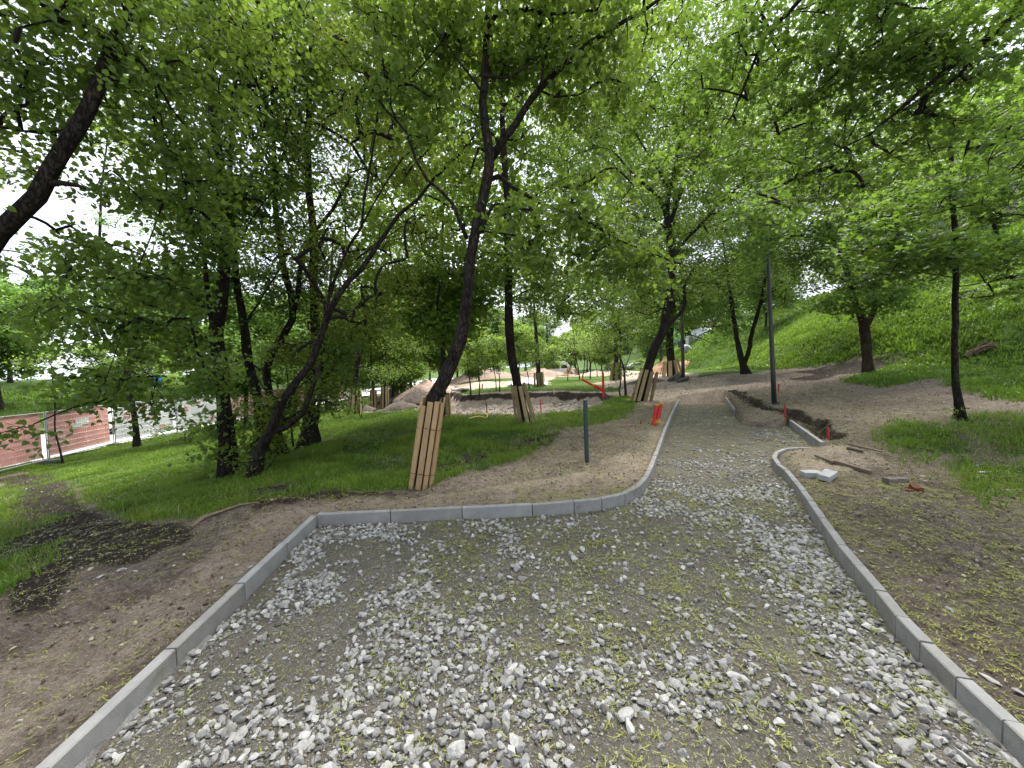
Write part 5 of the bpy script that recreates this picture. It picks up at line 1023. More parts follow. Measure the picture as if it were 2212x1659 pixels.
# ------------------------------------------------------------------ street fence
FP = np.array([(-16.9, 8.8), (-18.4, 13.8), (-19.6, 18.5), (-19.4, 27), (-18.9, 36), (-18.4, 48)], float)
seg = np.linalg.norm(np.diff(FP, axis=0), axis=1); cum = np.r_[0, np.cumsum(seg)]
def fpt(s): return np.array([np.interp(s, cum, FP[:, 0]), np.interp(s, cum, FP[:, 1])])
BANR = simple('red_banner', (.68, .36, .34), (.60, .29, .27), 2.0, .7, .1); BANP = simple('pink_banner', (.66, .40, .42), (.58, .33, .35), 2.0, .7, .1); BANW = simple('white_banner', (.80, .81, .86), (.70, .71, .76), 5, .7, .1)
FB = ['red_banner', 'red_banner', 'red_banner', 'white', 'white', 'pink', 'red2', 'red2', 'none', 'pink', 'white', 'none']
flab = ['leftmost fence panel with red printed banner', 'second red banner panel from the left, plain', 'red banner panel with a white outlined emblem, beside the white one', 'fence panel with white banner of red blocks beside the red ones', 'second white banner panel, behind the hanging linden leaves', 'pink banner panel directly behind the two-stemmed linden', 'dark red banner panel with small pale writing', 'dark red banner panel behind the slim stem', 'bare mesh panel behind the box elder', 'pink banner panel right of the flared trunk', 'pale panel seen above the broken slabs', 'farthest bare fence panel']
PW = 3.45
def textobj(body, size, loc, M, mat_, parent, name='lettering'):
    cu = bpy.data.curves.new(name, 'FONT'); cu.body = body; cu.size = size; cu.align_x = 'CENTER'; cu.extrude = .002; cu.materials.append(mat_)
    ob = bpy.data.objects.new(name, cu); SC.collection.objects.link(ob); dg = bpy.context.evaluated_depsgraph_get(); me = bpy.data.meshes.new_from_object(ob.evaluated_get(dg)); bpy.data.objects.remove(ob)
    o = bpy.data.objects.new(name, me); SC.collection.objects.link(o); me.transform(Matrix(np.array(M).tolist()).to_4x4()); o.parent = parent; o.location = loc; return o
for i in range(12):
    a = fpt(i * PW + .04); b = fpt((i + 1) * PW - .04); za, zb = hz(*a) + .12, hz(*b) + .12; e = np.array([*(b - a), zb - za]); L = np.linalg.norm(e); ex = e / L; ez = np.array([0, 0, 1.0]); ey = np.cross(ez, ex); A = np.array([*a, za]); Hh = 1.95
    root = empty('mesh_fence', A, flab[i], 'fence', 'mesh fence panels along the street')
    m_ = MB()
    for p_, q_ in ((A, A + ez * Hh), (A + e, A + e + ez * Hh), (A + ez * Hh, A + e + ez * Hh), (A + ez * .05, A + e + ez * .05)):
        V, Fc = tube(np.array([p_, q_]), .021, 8); m_.add(V, Fc)
    m_.build('frame', GALV, root, A)
    m_ = MB()
    for k in range(1, 9): V, Fc = tube(np.array([A + ez * (Hh * k / 9), A + e + ez * (Hh * k / 9)]), .0035, 4, cap=False); m_.add(V, Fc)
    for k in range(1, 30): V, Fc = tube(np.array([A + e * k / 30 + ez * .05, A + e * k / 30 + ez * Hh]), .003, 4, cap=False); m_.add(V, Fc)
    m_.build('wire_mesh', GALV, root, A)
    kd = FB[i]
    if kd != 'none':
        mt = {'red_banner': BANR, 'white': BANW, 'pink': BANP, 'red2': BANR}[kd]; c = A + e * .49 + ez * (Hh * .56) + ey * .035
        x0, x1 = (.02, .95); nx_, nz_ = 14, 6; gx, gz = np.meshgrid(np.linspace(x0, x1, nx_), np.linspace(.16, Hh - .03, nz_)); wav = .012 * np.sin(gx.ravel() * 23) * np.sin(gz.ravel() * 2)
        V = A + np.outer(gx.ravel(), e) + np.outer(gz.ravel(), ez) + np.outer(.035 + wav, ey); ii = np.arange(nx_ * nz_).reshape(nz_, nx_); q = np.stack([ii[:-1, :-1], ii[:-1, 1:], ii[1:, 1:], ii[1:, :-1]], -1).reshape(-1, 4)
        V2 = V + ey * .003; m_ = MB(); m_.add(np.vstack([V, V2]), np.vstack([q[:, ::-1], q + len(V)])); ban = m_.build('banner', mt, root, A)
        M = np.stack([ex, ez, np.cross(ex, ez)], 1)
        # the camera sees the +x side of the fence
        def plate(cx, cz, w__, h__, mat_, nm, dy=-.0):
            V, Fc = boxv(A + ex * cx * L + ez * cz + ey * dy, (w__, .003, h__), np.stack([ex, ey, ez], 1)); mm_ = MB(); mm_.add(V, Fc); return mm_.build(nm, mat_, ban, A)
        if i == 2:
            pts = [(-.16, -.1), (-.2, .02), (-.16, .16), (-.02, .2), (.0, .15), (.12, .16), (.17, .05), (.14, -.1), (0, -.17)]; mm_ = MB()
            cen = A + ex * .17 * L + ez * .95 - ey * (-.015); P3 = np.array([cen + ex * p_ * 1 + ez * q_ for p_, q_ in pts + pts[:1]]); V, Fc = tube(P3, .016, 5); mm_.add(V, Fc); mm_.build('emblem', PAPER, ban, A)
            t_ = textobj('HKAUV', .17, (0, 0, 0), M, PAPER, ban); t_.location = tuple(ex * .19 * L + ez * .58 + ey * .015)
            plate(.5, 1.35, .7, .3, PAPER, 'print_block', .014); plate(.42, 1.2, .5, .16, PAPER, 'print_block', .012)
        if i in (3, 4):
            for cx, cz, ww, hh, in ((.2, 1.3, .3, .3), (.42, 1.62, .6, .14), (.30, .45, .25, .12), (.6, 1.05, .5, .16), (.75, .5, .3, .2)): plate(cx, cz, ww, hh, BANR, 'print_block', .014)
        if i == 6:
            t_ = textobj('washing up', .17, (0, 0, 0), M, BANW, ban); t_.location = tuple(ex * .5 * L + ez * 1.2 + ey * .015)
    for k_, p_ in ((0, A),) if i < 11 else ((0, A), (1, A + e)):
        V, Fc = boxv((p_[0], p_[1], p_[2] - .06), (.22, .62, .13), rotz(.35 + math.atan2(ex[1], ex[0])), .02); mm_ = MB(); mm_.add(V, Fc); fo = mm_.build('ballast_block', simple('recycled_block', (.12, .12, .11), rough=.9) if i == 0 and k_ == 0 else bpy.data.materials['recycled_block'], loc=p_)
        tag(fo, 'dark heavy foot block holding up the street fence where its panels meet', 'fence foot', 'foot blocks of the street fence')
# diagonal brace of the white panel
a = fpt(3 * PW + .3); b = fpt(3 * PW + 1.9); m_ = MB(); V, Fc = tube(np.array([[*a + np.array([.06, 0]), hz(*a) + 1.95], [*b + np.array([.9, 0]), hz(*b) + .1]]), .02, 8); m_.add(V, Fc); br = m_.build('brace', GALV, loc=np.array([*b, hz(*b)])); tag(br, 'slanting steel brace leaning against the white banner panel', 'brace')

# ------------------------------------------------------------------ posts and poles
def pole(basepx, toppx, r0, r1, mt, label, head=True):
    g = ground(*basepx); b = P(*toppx, g[1]); root = empty('street_lamp', g, label, 'street lamp')
    m_ = MB(); V, Fc = tube(np.linspace(g - [0, 0, .1], b, 6), np.linspace(r0, r1, 6), 14); m_.add(V, Fc); m_.build('pole', mt, root, g, smooth=True)
    m_ = MB(); V, Fc = lathe([(r0 * 2.1, 0), (r0 * 2.1, .02), (r0 * 1.3, .025)], 14, g + [0, 0, .01]); m_.add(V, Fc); m_.build('base_plate', mt, root, g)
    m_ = MB(); V, Fc = lathe([(r1 * 1.2, -.05), (r1 * 2.0, .06), (r1 * 3.2, .16), (r1 * 3.4, .20), (.02, .26)], 16, b); m_.add(V, Fc); m_.build('lamp_head', mt, root, g, smooth=False)
    return root
pole((1673, 873), (1655, 470), .068, .042, GREY, 'tall dark grey lamp post standing in the soil right of the path')
pole((1476, 816), (1472, 655), .11, .08, GREY, 'distant lamp post by the sand heap, pipes at its foot')
g = ground(1268, 996); b = P(1264, 865, g[1]); root = empty('bollard', g, 'dark green round metal post sticking up beside the left kerb', 'post')
m_ = MB(); V, Fc = tube(np.linspace(g - [0, 0, .1], b, 3), .036, 20); m_.add(V, Fc); V, Fc = lathe([(.036, 0), (.033, .006), (.001, .007)], 20, b); m_.add(V, Fc); m_.build('tube', GREEN, root, g, smooth=False)
for f_ in (.45, .47): m_ = MB(); c = g + (b - g) * f_; V, Fc = tube(np.array([c + [.03, -.02, 0], c + [.047, -.03, 0]]), .008, 8); m_.add(V, Fc); m_.build('bolt', GREEN, root, g); break
m_ = MB(); V, Fc = boxv(g + (b - g) * .42 + np.array([.010, -.036, 0]), (.03, .006, .16)); m_.add(V, Fc); m_.build('hatch', GREY, root, g)

# red ducts tied with tape
g = ground(1411, 923); root = empty('cable_duct', g, 'pair of red plastic pipes tied with yellow tape beside the left kerb', 'pipes')
for (x0, y0, x1, y1, dd) in ((1409, 925, 1419, 875, 0), (1416, 926, 1429, 872, .04)):
    m_ = MB(); a = P(x0, y0, g[1] + dd); a[2] = g[2] - .05; b = P(x1, y1 - 2, g[1] + dd); V, Fc = tube(np.linspace(a, b, 4), .045, 16); m_.add(V, Fc); m_.build('pipe', RED, root, g)
    m_ = MB(); V, Fc = tube(np.array([b - (b - a) * .06, b + (b - a) * .015]), .050, 12, wob=.1, seed=3); m_.add(V, Fc); m_.build('tape_cap', YEL, root, g)
m_ = MB()
for k in range(3):
    c = P(1416, 906 + k * 2.6, g[1] + .02); an = np.linspace(0, 6.283, 21); pts = c + np.outer(np.cos(an), [.115, 0, 0]) + np.outer(np.sin(an), [0, .06, 0]) + np.outer(np.sin(an * 2 + k), [0, 0, .02]); V, Fc = tube(pts, .009, 5); m_.add(V, Fc)
m_.build('binding_tape', YEL, root, g)
# red pipe cross behind the pit
g = ground(1303, 853); root = empty('cable_duct', g, 'long red pipes rising from the pit corner, one upright and one slanting', 'pipes')
for (x0, y0, x1, y1, r_) in ((1304, 858, 1302, 804, .06), (1303, 845, 1257, 819, .06), (1302, 843, 1284, 832, .06)):
    m_ = MB(); V, Fc = tube(np.array([P(x0, y0, g[1]), P(x1, y1, g[1] - .1)]), r_, 14); m_.add(V, Fc); m_.build('pipe', RED, root, g)
for x1, y1 in ((1257, 819), (1284, 832)): m_ = MB(); c = P(x1, y1, g[1] - .1); V, Fc = tube(np.array([c, c + [-.08, 0, .04]]), .068, 14); m_.add(V, Fc); m_.build('tape_cap', YEL, root, g)

# stakes
ST = [((1682, 863), (1682, 829), 1, 'red-topped survey stake just right of the near lamp post'), ((1695, 908), (1696, 872), 1, 'red-topped survey stake where the trench ends at the side path'), ((1788, 953), (1789, 924), 1, 'short red-topped stake beyond the lone side-path kerbstone'), ((1385, 919), (1384, 909), 1, 'tiny red peg in the soil left of the tied red pipes'), ((1054, 893), (1050, 868), 0, 'thin dark stake on the near rim of the pit'), ((1171, 889), (1167, 862), 1, 'red-topped thin stake on the pit rim right of the flared guard'), ((1042, 842), (1042, 829), 1, 'small red marker post on the strip left behind the pit'), ((1035, 842), (1036, 829), 1, 'small red marker beside the thin saplings behind the pit'), ((765, 872), (764, 860), 1, 'small red peg near the low-forked tree guard'), ((1197, 849), (1195, 830), 2, 'short pale stake holding barrier tape behind the pit'), ((1400, 850), (1404, 823), 2, 'pale leaning stake by the small crooked tree')]
for (b_, tp, kd, lab) in ST:
    g = ground(*b_); b = P(*tp, g[1]); a = g - [0, 0, .08]; ax = b - a; L = np.linalg.norm(ax); u, v, w_ = frame(ax); M = np.stack([u, v, w_], 1); s_ = .03 * max(1, g[1] / 13)
    root = empty('survey_stake', g, lab, 'stake'); m_ = MB(); f_ = .55 if kd == 1 else 1
    V, Fc = boxv(a + ax * f_ / 2, (s_, s_, L * f_), M, .002); m_.add(V, Fc); m_.build('shaft', [WIRE, STAKEW, YELP][kd], root, g)
    if kd == 1: m_ = MB(); V, Fc = boxv(a + ax * (f_ + 1) / 2, (s_ * 1.15, s_ * 1.15, L * (1 - f_)), M, .003); m_.add(V, Fc); m_.build('painted_top', STAKER, root, g)

# barrier tape
def tape(pts, label, wd=.05, depth=None, sag=.0):
    w3 = [P(*p_[:2], p_[2]) for p_ in pts]; S = cr(np.array(w3), .5); n = len(S); z = np.array([0, 0, 1.0]); tw = np.sin(np.arange(n) * .6) * .2
    V = np.concatenate([np.stack([S[i] + z * wd / 2 + np.array([0, tw[i] * wd, 0]), S[i] - z * wd / 2 - np.array([0, tw[i] * wd, 0])]) for i in range(n)]); V2 = V + np.array([0, .002, 0])
    q = np.array([[2 * i, 2 * i + 1, 2 * i + 3, 2 * i + 2] for i in range(n - 1)]); m_ = MB(); m_.add(np.vstack([V, V2]), np.vstack([q, q[:, ::-1] + len(V)])); tag(m_.build('barrier_tape', YELP, loc=w3[0]), label, 'barrier tape')
tape([(1060, 846, 24), (1120, 848, 24), (1167, 846, 25), (1230, 845, 27), (1300, 842, 26), (1336, 835, 22)], 'pale barrier tape stretched across behind the pit to the crooked tree', .09)
tape([(870, 838, 34), (960, 837, 36), (1040, 835, 36), (1064, 834, 36)], 'pale barrier tape in front of the far soil heaps', .10)
tape([(1120, 838, 40), (1190, 827, 42), (1260, 818, 44)], 'thin barrier tape between the van and the grass strip', .10)
def gtape(pix, label, wd=.05):
    S = cr(np.array([ground(*q) + [0, 0, .03] for q in pix]), .12); S[:, 2] += np.abs(np.sin(np.arange(len(S)) * .9)) * .03; m_ = MB(); V, Fc = tube(S, wd * .35, 5); V[:, 2] = V[:, 2]; m_.add(V, Fc); tag(m_.build('loose_tape', YEL, loc=S[0]), label, 'tape')
gtape([(1008, 892), (1030, 896), (1048, 899), (1052, 904), (1025, 907), (1012, 909)], 'yellow tape lying along the grass edge near the dark stake', .05)
gtape([(1345, 865), (1360, 867), (1372, 864), (1352, 871), (1392, 871)], 'yellow tape lying loose at the foot of the crooked tree', .05)
gtape([(880, 866), (900, 868), (915, 871), (925, 873)], 'yellow hose-like tape lying left of the large guard', .06)

# loose boards, bricks, slabs on the right
def board(p0, p1, wd, th, mt, label, name='old_board', lift=.02):
    a, b = ground(*p0) + [0, 0, lift], ground(*p1) + [0, 0, lift]; e = b - a; L = np.linalg.norm(e); ex = e / L; ey = np.cross([0, 0, 1.0], ex); ey /= np.linalg.norm(ey); M = np.stack([ex, ey, np.cross(ex, ey)], 1); V, Fc = boxv((a + b) / 2, (L, wd, th), M, .003); V[:, 2] += rng.normal(0, .002, len(V)); m_ = MB(); m_.add(V, Fc); tag(m_.build(name, mt, loc=(a + b) / 2), label, 'board')
board((1900, 965), (2015, 980), .07, .025, WOODO, 'long thin grey board lying nearest the grass on the right', lift=.03)
board((1778, 1007), (1882, 1032), .05, .05, WOODO, 'thick old board lying just above the concrete blocks, front one of two', lift=.04)
board((1762, 1003), (1800, 1014), .05, .03, WOODO, 'short old board against the back of the thick board', lift=.04)
board((1830, 990), (1905, 998), .06, .025, WOODO, 'dark board in the middle of the sandy patch', lift=.04)
board((1828, 995), (1865, 999), .07, .03, WOODO, 'short dark offcut under the middle board', lift=.02)
def block(px, py, size, rz, mt, label, name, tilt=(0, 0), wob=.0, cat=None, lift=0):
    g = ground(px, py); c = g + [0, 0, size[2] * .42 + lift]; V, Fc = boxv((0, 0, 0), size, None, min(size) * .07); V = V + np.random.default_rng(int(px)).normal(0, wob, V.shape); V = V @ (rotz(rz) @ roty(tilt[0]) @ rotx(tilt[1])).T + c; m_ = MB(); m_.add(V, Fc); return tag(m_.build(name, mt, loc=c), label, cat or name.replace('_', ' '))
block(1787, 1050, (.25, .13, .07), .55, CONCL, 'upper pale concrete block lying tilted across the other one', 'concrete_block', (-.12, .1), lift=.03)
block(1752, 1040, (.22, .12, .07), -.1, CONCL, 'lower pale concrete block half under the tilted one', 'concrete_block', (0, .05))
block(1922, 1057, (.11, .09, .06), .1, OLDBR, 'small grey-brown brick left of the broken red bricks', 'brick', wob=.002)
block(1945, 1047, (.13, .08, .06), -.2, OLDBR, 'grey brick behind the small grey-brown brick', 'brick', wob=.002)
block(1979, 1068, (.10, .08, .06), -.25, BRICK, 'broken dark red brick right of the grey bricks', 'brick', (.1, .2), wob=.008)
block(1962, 1074, (.07, .06, .04), .8, BRICK, 'little crumb of red brick in front of the broken brick', 'brick', wob=.006)
block(2128, 1031, (.16, .02, .008), -.05, PAPER, 'thin white strip of litter on the right grass', 'litter', wob=.001)
block(650 * 0 + 367, 1090, (.07, .04, .01), .4, PAPER, 'white scrap of paper on the lower left grass', 'litter', wob=.002)
block(256, 1118, (.09, .03, .01), .2, PAPER, 'pale scrap of litter at the edge of the dark trodden soil', 'litter', wob=.002)
block(494, 1097, (.05, .04, .01), .2, PAPER, 'small white scrap left of the dark root', 'litter', wob=.002) if False else None
def rock(px, py, s, label, name='stone', seed=None, flatz=.7, mt=None, group=None):
    r = np.random.default_rng(seed or int(px * 7 + py)); g = ground(px, py); V = rockshape(r, True) * s * np.array([1.2, 1, flatz]); V = V @ rotz(r.uniform(0, 6)).T + g + [0, 0, s * .22]; m_ = MB(); m_.add(V, I2F, 0, r.uniform(.4, .9)); o = m_.build(name, mt or SM, loc=g, attname='var'); return tag(o, label, 'stone', group)
for px, py, s, lab in [(263, 1243, .04, 'largest of the pale flat stones left of the kerb'), (220, 1255, .028, 'small pinkish stone left of the largest pale flat stone'), (196, 1247, .022, 'small pale stone at the left end of the flat stone group'), (292, 1247, .025, 'pale chip right of the largest flat stone'), (478, 1262, .035, 'tan stone lying close to the straight left kerb'), (150, 1290, .02, 'small tan stone near the weeds at far left'), (540, 1240, .02, 'pale chip beside the straight left kerb'),
    (2140, 1492, .035, 'large pale stone against the outside of the right kerb near the corner'), (2100, 1445, .022, 'yellowish stone in the soil right of the curved kerb'), (2200, 1520, .03, 'pale stone half out of frame at the lower right'), (1912, 1088 + 10, .02, 'small grey stone below the grey bricks'), (1990, 1037, .035, 'pale yellow stone behind the red brick'), (1998, 1050, .03, 'grey upright stone behind the red brick'), (1752, 1020, .02, 'small white stone on the sandy patch'), (1854, 1020 + 60, .018, 'small white stone right of the tilted concrete block'), (2050, 1318, .035, 'rounded pink stone in the litter-covered soil'), (1860, 1205, .025, 'grey stone beside the ridge of soil'), (1965, 1200, .022, 'tiny white stone in the open soil'), (1915, 1235, .02, 'dark stone in the open litter-covered soil')]:
    rock(px, py, s, lab)
# dark root on the left
S = cr(np.array([ground(*q) + [0, 0, .02] for q in [(415, 1150), (440, 1140), (480, 1125), (520, 1112), (560, 1104)]]), .08); m_ = MB(); V, Fc = tube(S, np.linspace(.02, .008, len(S)), 7, wob=.2, seed=4); m_.add(V, Fc); tag(m_.build('root', WOODO, loc=S[0]), 'dark bare root lying along the edge of the grass', 'root')
# pipe end in the grass
g = ground(933 * 1.0 + 28, 902); m_ = MB(); V, Fc = tube(np.array([g + [.02, -.1, .05], g + [0, .2, .03]]), .06, 12); m_.add(V, Fc); tag(m_.build('pipe_stub', WOODO, loc=g), 'grey pipe end lying in the grass right of the large guard', 'pipe')

# heaps
def heap(px, py, rx, ry, h_, mt, label, seed, name='soil_heap', cat='heap', depth=None, peak=1.0):
    g = ground(px, py) if depth is None else np.array([P(px, py, depth)[0], depth, hz(P(px, py, depth)[0], depth)]); nr, na = 26, 64; V = []; g = g.copy(); g[1] += ry * .6
    for i in range(nr + 1):
        q = i / nr
        for k in range(na):
            an = k / na * 6.2832; n1 = .82 + .36 * fbm(np.array([math.cos(an) * 1.5 + seed]), np.array([math.sin(an) * 1.5 + seed]), seed)[0]
            x, y = g[0] + math.cos(an) * rx * q * n1, g[1] + math.sin(an) * ry * q * n1
            z = float(hbase(x, y)) - .12 + (h_ + .12) * (1 - q) ** peak * (1 - .0 * q); z += float(fbm(np.array([x * 2.2]), np.array([y * 2.2]), seed)[0] - .5) * .42 * h_ * (1 - q * .6) + float(fbm(np.array([x * 9]), np.array([y * 9]), seed)[0] - .5) * .10 * (1 - q * .8)
            V.append((x, y, z))
    Fc = [(i * na + k, (i + 1) * na + k, (i + 1) * na + (k + 1) % na, i * na + (k + 1) % na) for i in range(nr) for k in range(na)]
    m_ = MB(); m_.add(np.array(V), np.array(Fc)); return tag(m_.build(name, mt, loc=g, smooth=True), label, cat)
SOILD = simple('dark_soil', (.13, .105, .085), (.06, .048, .04), 9, .95, .8, bscale=30); SOILP = simple('pink_sandy_soil', (.40, .30, .24), (.26, .19, .15), 7, .95, .8, bscale=30); SANDB = simple('brown_sand', (.40, .25, .15), (.28, .17, .10), 9, .95, .6, bscale=40)
heap(1450, 812, 2.9, 2.4, 1.9, SANDB, 'tall cone of brown sand behind the guard at the end of the path', 3, 'sand_heap', 'sand heap', peak=.9, depth=46.5)
heap(855, 884, .95, .7, .42, SOILD, 'small dark mound of soil on the edge of the grass', 5, peak=.7)
heap(893, 868, 1.5, 1.1, .75, SOILD, 'soil heap topped with broken paving slabs', 7, peak=.8)
heap(915, 855, 2.6, 1.8, 1.1, SOILP, 'large pinkish sandy heap behind the broken slabs', 9, peak=.8)
heap(838, 862, 1.5, 1.1, .7, simple('tan_soil', (.26, .19, .13), (.17, .12, .085), 7, .95, .7), 'tan soil heap behind the two left guards', 11, peak=.8)
heap(1290, 812, 3.2, 2, .7, SOILP, 'low pinkish heap right of the van', 13, peak=.8)
heap(1165, 805, 6, 3, 1.5, SOILP, 'long pinkish heap left of the van', 15, peak=.8, depth=62)
heap(1040, 815, 7, 3, 1.6, SOILP, 'long sandy heap behind the thin saplings', 17, peak=.8, depth=52)
heap(1400, 828, 1.6, .9, .35, SOILD, 'low dark hump of soil left of the leaning board guard', 19, peak=.8)
heap(780, 885, .8, .5, .3, SOILD, 'low brown hump beside the low-forked tree guard', 21, peak=.8)
def slabs(items, group):
    for k, (px, py, s, rz, tl, lift, lab) in enumerate(items):
        block(px, py, (s, s * .75, .07 * s / .4), rz, SLAB, lab, 'paving_slab', tl, .006, lift=lift)['group'] = group
slabs([(872, 868, .45, .3, (.2, .5), .15, 'broken slab at the left foot of the slab heap'), (888, 862, .45, 1.0, (-.3, .4), .45, 'slab leaning on the left side of the slab heap'), (903, 858, .5, .2, (.1, .8), .8, 'upright slab in the middle of the slab heap'), (912, 864, .42, .8, (.5, .3), .45, 'white-faced slab on the front of the slab heap'), (897, 866, .4, 2.0, (.3, .2), .25, 'low slab in the middle of the slab heap'), (920, 860, .45, .4, (-.4, .3), .5, 'slab at the right end of the slab heap'), (880, 858, .4, .1, (.2, -.3), .6, 'topmost slab at the left of the slab heap')], 'broken slabs on the soil heap')
slabs([(778, 876, .4, .3, (.1, .3), .05, 'flat grey slab right of the flared trunk'), (790, 878, .45, 1.2, (-.1, .4), .1, 'tilted grey slab next to the low-forked tree guard'), (768, 882, .4, .6, (.2, .2), .03, 'slab nearest the pink fence panel'), (800, 874, .35, .1, (.1, .5), .12, 'small slab at the right end of the short slab row')], 'slabs lying left of the low-forked tree')
slabs([(985, 846, .6, .3, (.1, .2), .1, 'dark slab on the small pile left of the pale sapling'), (1000, 847, .7, .9, (.1, -.2), .08, 'slab on the right of the small pile by the pale sapling')], 'slabs behind the pit')
# timber and pipes by the far lamp
for k, (p0, p1, lab) in enumerate([((1446, 826), (1466, 812), 'leftmost of the short dark pipes at the far lamp foot'), ((1458, 824), (1474, 813), 'middle short dark pipe at the far lamp foot'), ((1464, 828), (1485, 822), 'front short dark pipe at the far lamp foot')]):
    a, b = ground(*p0) + [0, 0, .1], ground(*p1) + [0, 0, .12]; m_ = MB(); V, Fc = tube(np.array([a, b]), .11, 10); m_.add(V, Fc); tag(m_.build('pipe', simple('dark_pipe%d' % k, (.10, .095, .09), rough=.8), loc=a), lab, 'pipe')
# logs on the slope
LOGM = simple('rotten_log', (.17, .125, .085), (.07, .05, .035), 14, .95, .9, stretch=(1, 1, 4))
for k, (x0, y0, x1, y1, r_, lab) in enumerate([(2085, 778, 2112, 762, .09, 'front rotten log lying on the slope behind the slender maple'), (2105, 768, 2150, 756, .10, 'reddish broken log behind the front one on the slope'), (2110, 760, 2135, 750, .06, 'top small log of the pile on the slope')]):
    a, b = ground(x0, y0) + [0, 0, .08], ground(x1, y1) + [0, 0, .12 + .05 * k]; m_ = MB(); V, Fc = tube(cr(np.array([a, (a + b) / 2 + [0, 0, .03], b]), .08), r_, 12, wob=.14, seed=k); m_.add(V, Fc); tag(m_.build('log', LOGM, loc=a), lab, 'log')

# ------------------------------------------------------------------ vehicles and site things far away
def prism(profile, w_, y0=0, bev=.0):
    """profile in XZ extruded along Y, slightly narrower at the top"""
    pr = np.array(profile, float); zmax = pr[:, 1].max(); zmin = pr[:, 1].min(); n = len(pr); V = []
    for s in (-1, 1):
        for x, z in pr: tz = max(0, (z - (zmin + .45 * (zmax - zmin))) / (zmax - zmin)); V.append((x, s * (w_ / 2 - .16 * tz * w_ / 1.9), z))
    Fc = [tuple(range(n))[::-1], tuple(range(n, 2 * n))] + [(i, (i + 1) % n, n + (i + 1) % n, n + i) for i in range(n)]
    return np.array(V), Fc
def vehicle(name, loc, rz, body, wdt, windows, wheels, wr, mt, label, cat, lights):
    root = empty(name, loc, label, cat); root.rotation_euler = (0, 0, rz); Z0 = np.zeros(3)
    def part(nm, V, Fc, m_t, par=root, smooth=False):
        m_ = MB(); m_.add(V, Fc); o = m_.build(nm, m_t, None, None, smooth); o.parent = par; return o
    V, Fc = prism(body, wdt); bo = part('body', V, Fc, mt); bv = bo.modifiers.new('b', 'BEVEL'); bv.width = .07; bv.segments = 3; bv.limit_method = 'ANGLE'
    zmax = max(z for x, z in body); zmin = min(z for x, z in body)
    for nm, poly in windows:
        for s in (-1, 1):
            V = []
            for x, z in poly: tz = max(0, (z - (zmin + .45 * (zmax - zmin))) / (zmax - zmin)); V.append((x, s * (wdt / 2 - .16 * tz * wdt / 1.9 + .012), z))
            n = len(poly); V2 = np.array(V) * [1, .96, 1]; part(nm, np.vstack([V, V2]), [tuple(range(n)), tuple(range(n, 2 * n))[::-1]] + [(i, (i + 1) % n, n + (i + 1) % n, n + i) for i in range(n)], GLASS)
    for x in wheels:
        for s in (-1, 1):
            V, Fc = tube(np.array([[x, s * (wdt / 2 - .22), wr], [x, s * (wdt / 2 + .01), wr]]), wr, 22); wl = part('wheel', V, Fc, RUB); V, Fc = tube(np.array([[x, s * (wdt / 2 - .02), wr], [x, s * (wdt / 2 + .02), wr]]), wr * .55, 14); part('rim', V, Fc, GALV, wl)
    for nm, x, y, z, sx, sy, sz, m_t in lights:
        for s in (-1, 1): V, Fc = boxv((x, s * y, z), (sx, sy, sz), None, .02); part(nm, V, Fc, m_t)
    return root
LIGHTM = simple('lamp_lens', (.7, .7, .68), rough=.2, bump=0)
vb = [(-3.3, .35), (-3.35, 1.0), (-3.3, 2.35), (-3.15, 2.58), (1.2, 2.62), (1.7, 2.5), (2.55, 1.45), (3.35, 1.15), (3.5, .9), (3.5, .4), (3.2, .32)]
vehicle('van', (8.9, 74, float(hbase(8.9, 74)) - .02), -.12, vb, 2.0, [('side_window', [(-3.0, 1.35), (-3.0, 2.05), (-1.7, 2.1), (-1.7, 1.35)]), ('side_window', [(-1.6, 1.35), (-1.6, 2.1), (.35, 2.12), (.35, 1.35)]), ('cab_window', [(.55, 1.35), (.55, 2.12), (1.35, 2.1), (2.1, 1.4)])], (-2.1, 2.35), .36, WHITE, 'white minibus with dark side windows parked beyond the site', 'van', [('headlight', 3.42, .78, .95, .2, .32, .2, LIGHTM), ('bumper', 3.46, .4, .5, .16, .8, .2, RUB), ('tail_light', -3.33, .85, 1.3, .06, .12, .4, RED)])
cb_ = [(-2.1, .35), (-2.15, .85), (-1.9, 1.0), (-1.3, 1.45), (.3, 1.48), (1.0, 1.02), (1.9, .85), (2.15, .7), (2.15, .35)]
SILV = simple('silver_car_paint', (.45, .47, .50), rough=.3, bump=0, metal=.5); DKB = simple('dark_blue_car_paint', (.03, .045, .08), rough=.25, bump=0, spec=.7)
cw = [('side_window', [(-1.25, 1.0), (-.95, 1.36), (-.35, 1.38), (-.35, 1.0)]), ('side_window', [(-.25, 1.0), (-.25, 1.38), (.25, 1.38), (.8, 1.02)])]
vehicle('car', (25.0, 77, float(hbase(25.0, 77))), .2, cb_, 1.8, cw, (-1.3, 1.35), .32, SILV, 'silver car parked at the far end left of the sand heap', 'car', [('headlight', 2.08, .65, .68, .12, .3, .14, LIGHTM)])
vehicle('car', (21.3, 79, float(hbase(21.3, 79))), -.3, cb_, 1.8, cw, (-1.3, 1.35), .32, DKB, 'dark blue car parked left of the silver car', 'car', [('headlight', 2.08, .65, .68, .12, .3, .14, LIGHTM)])
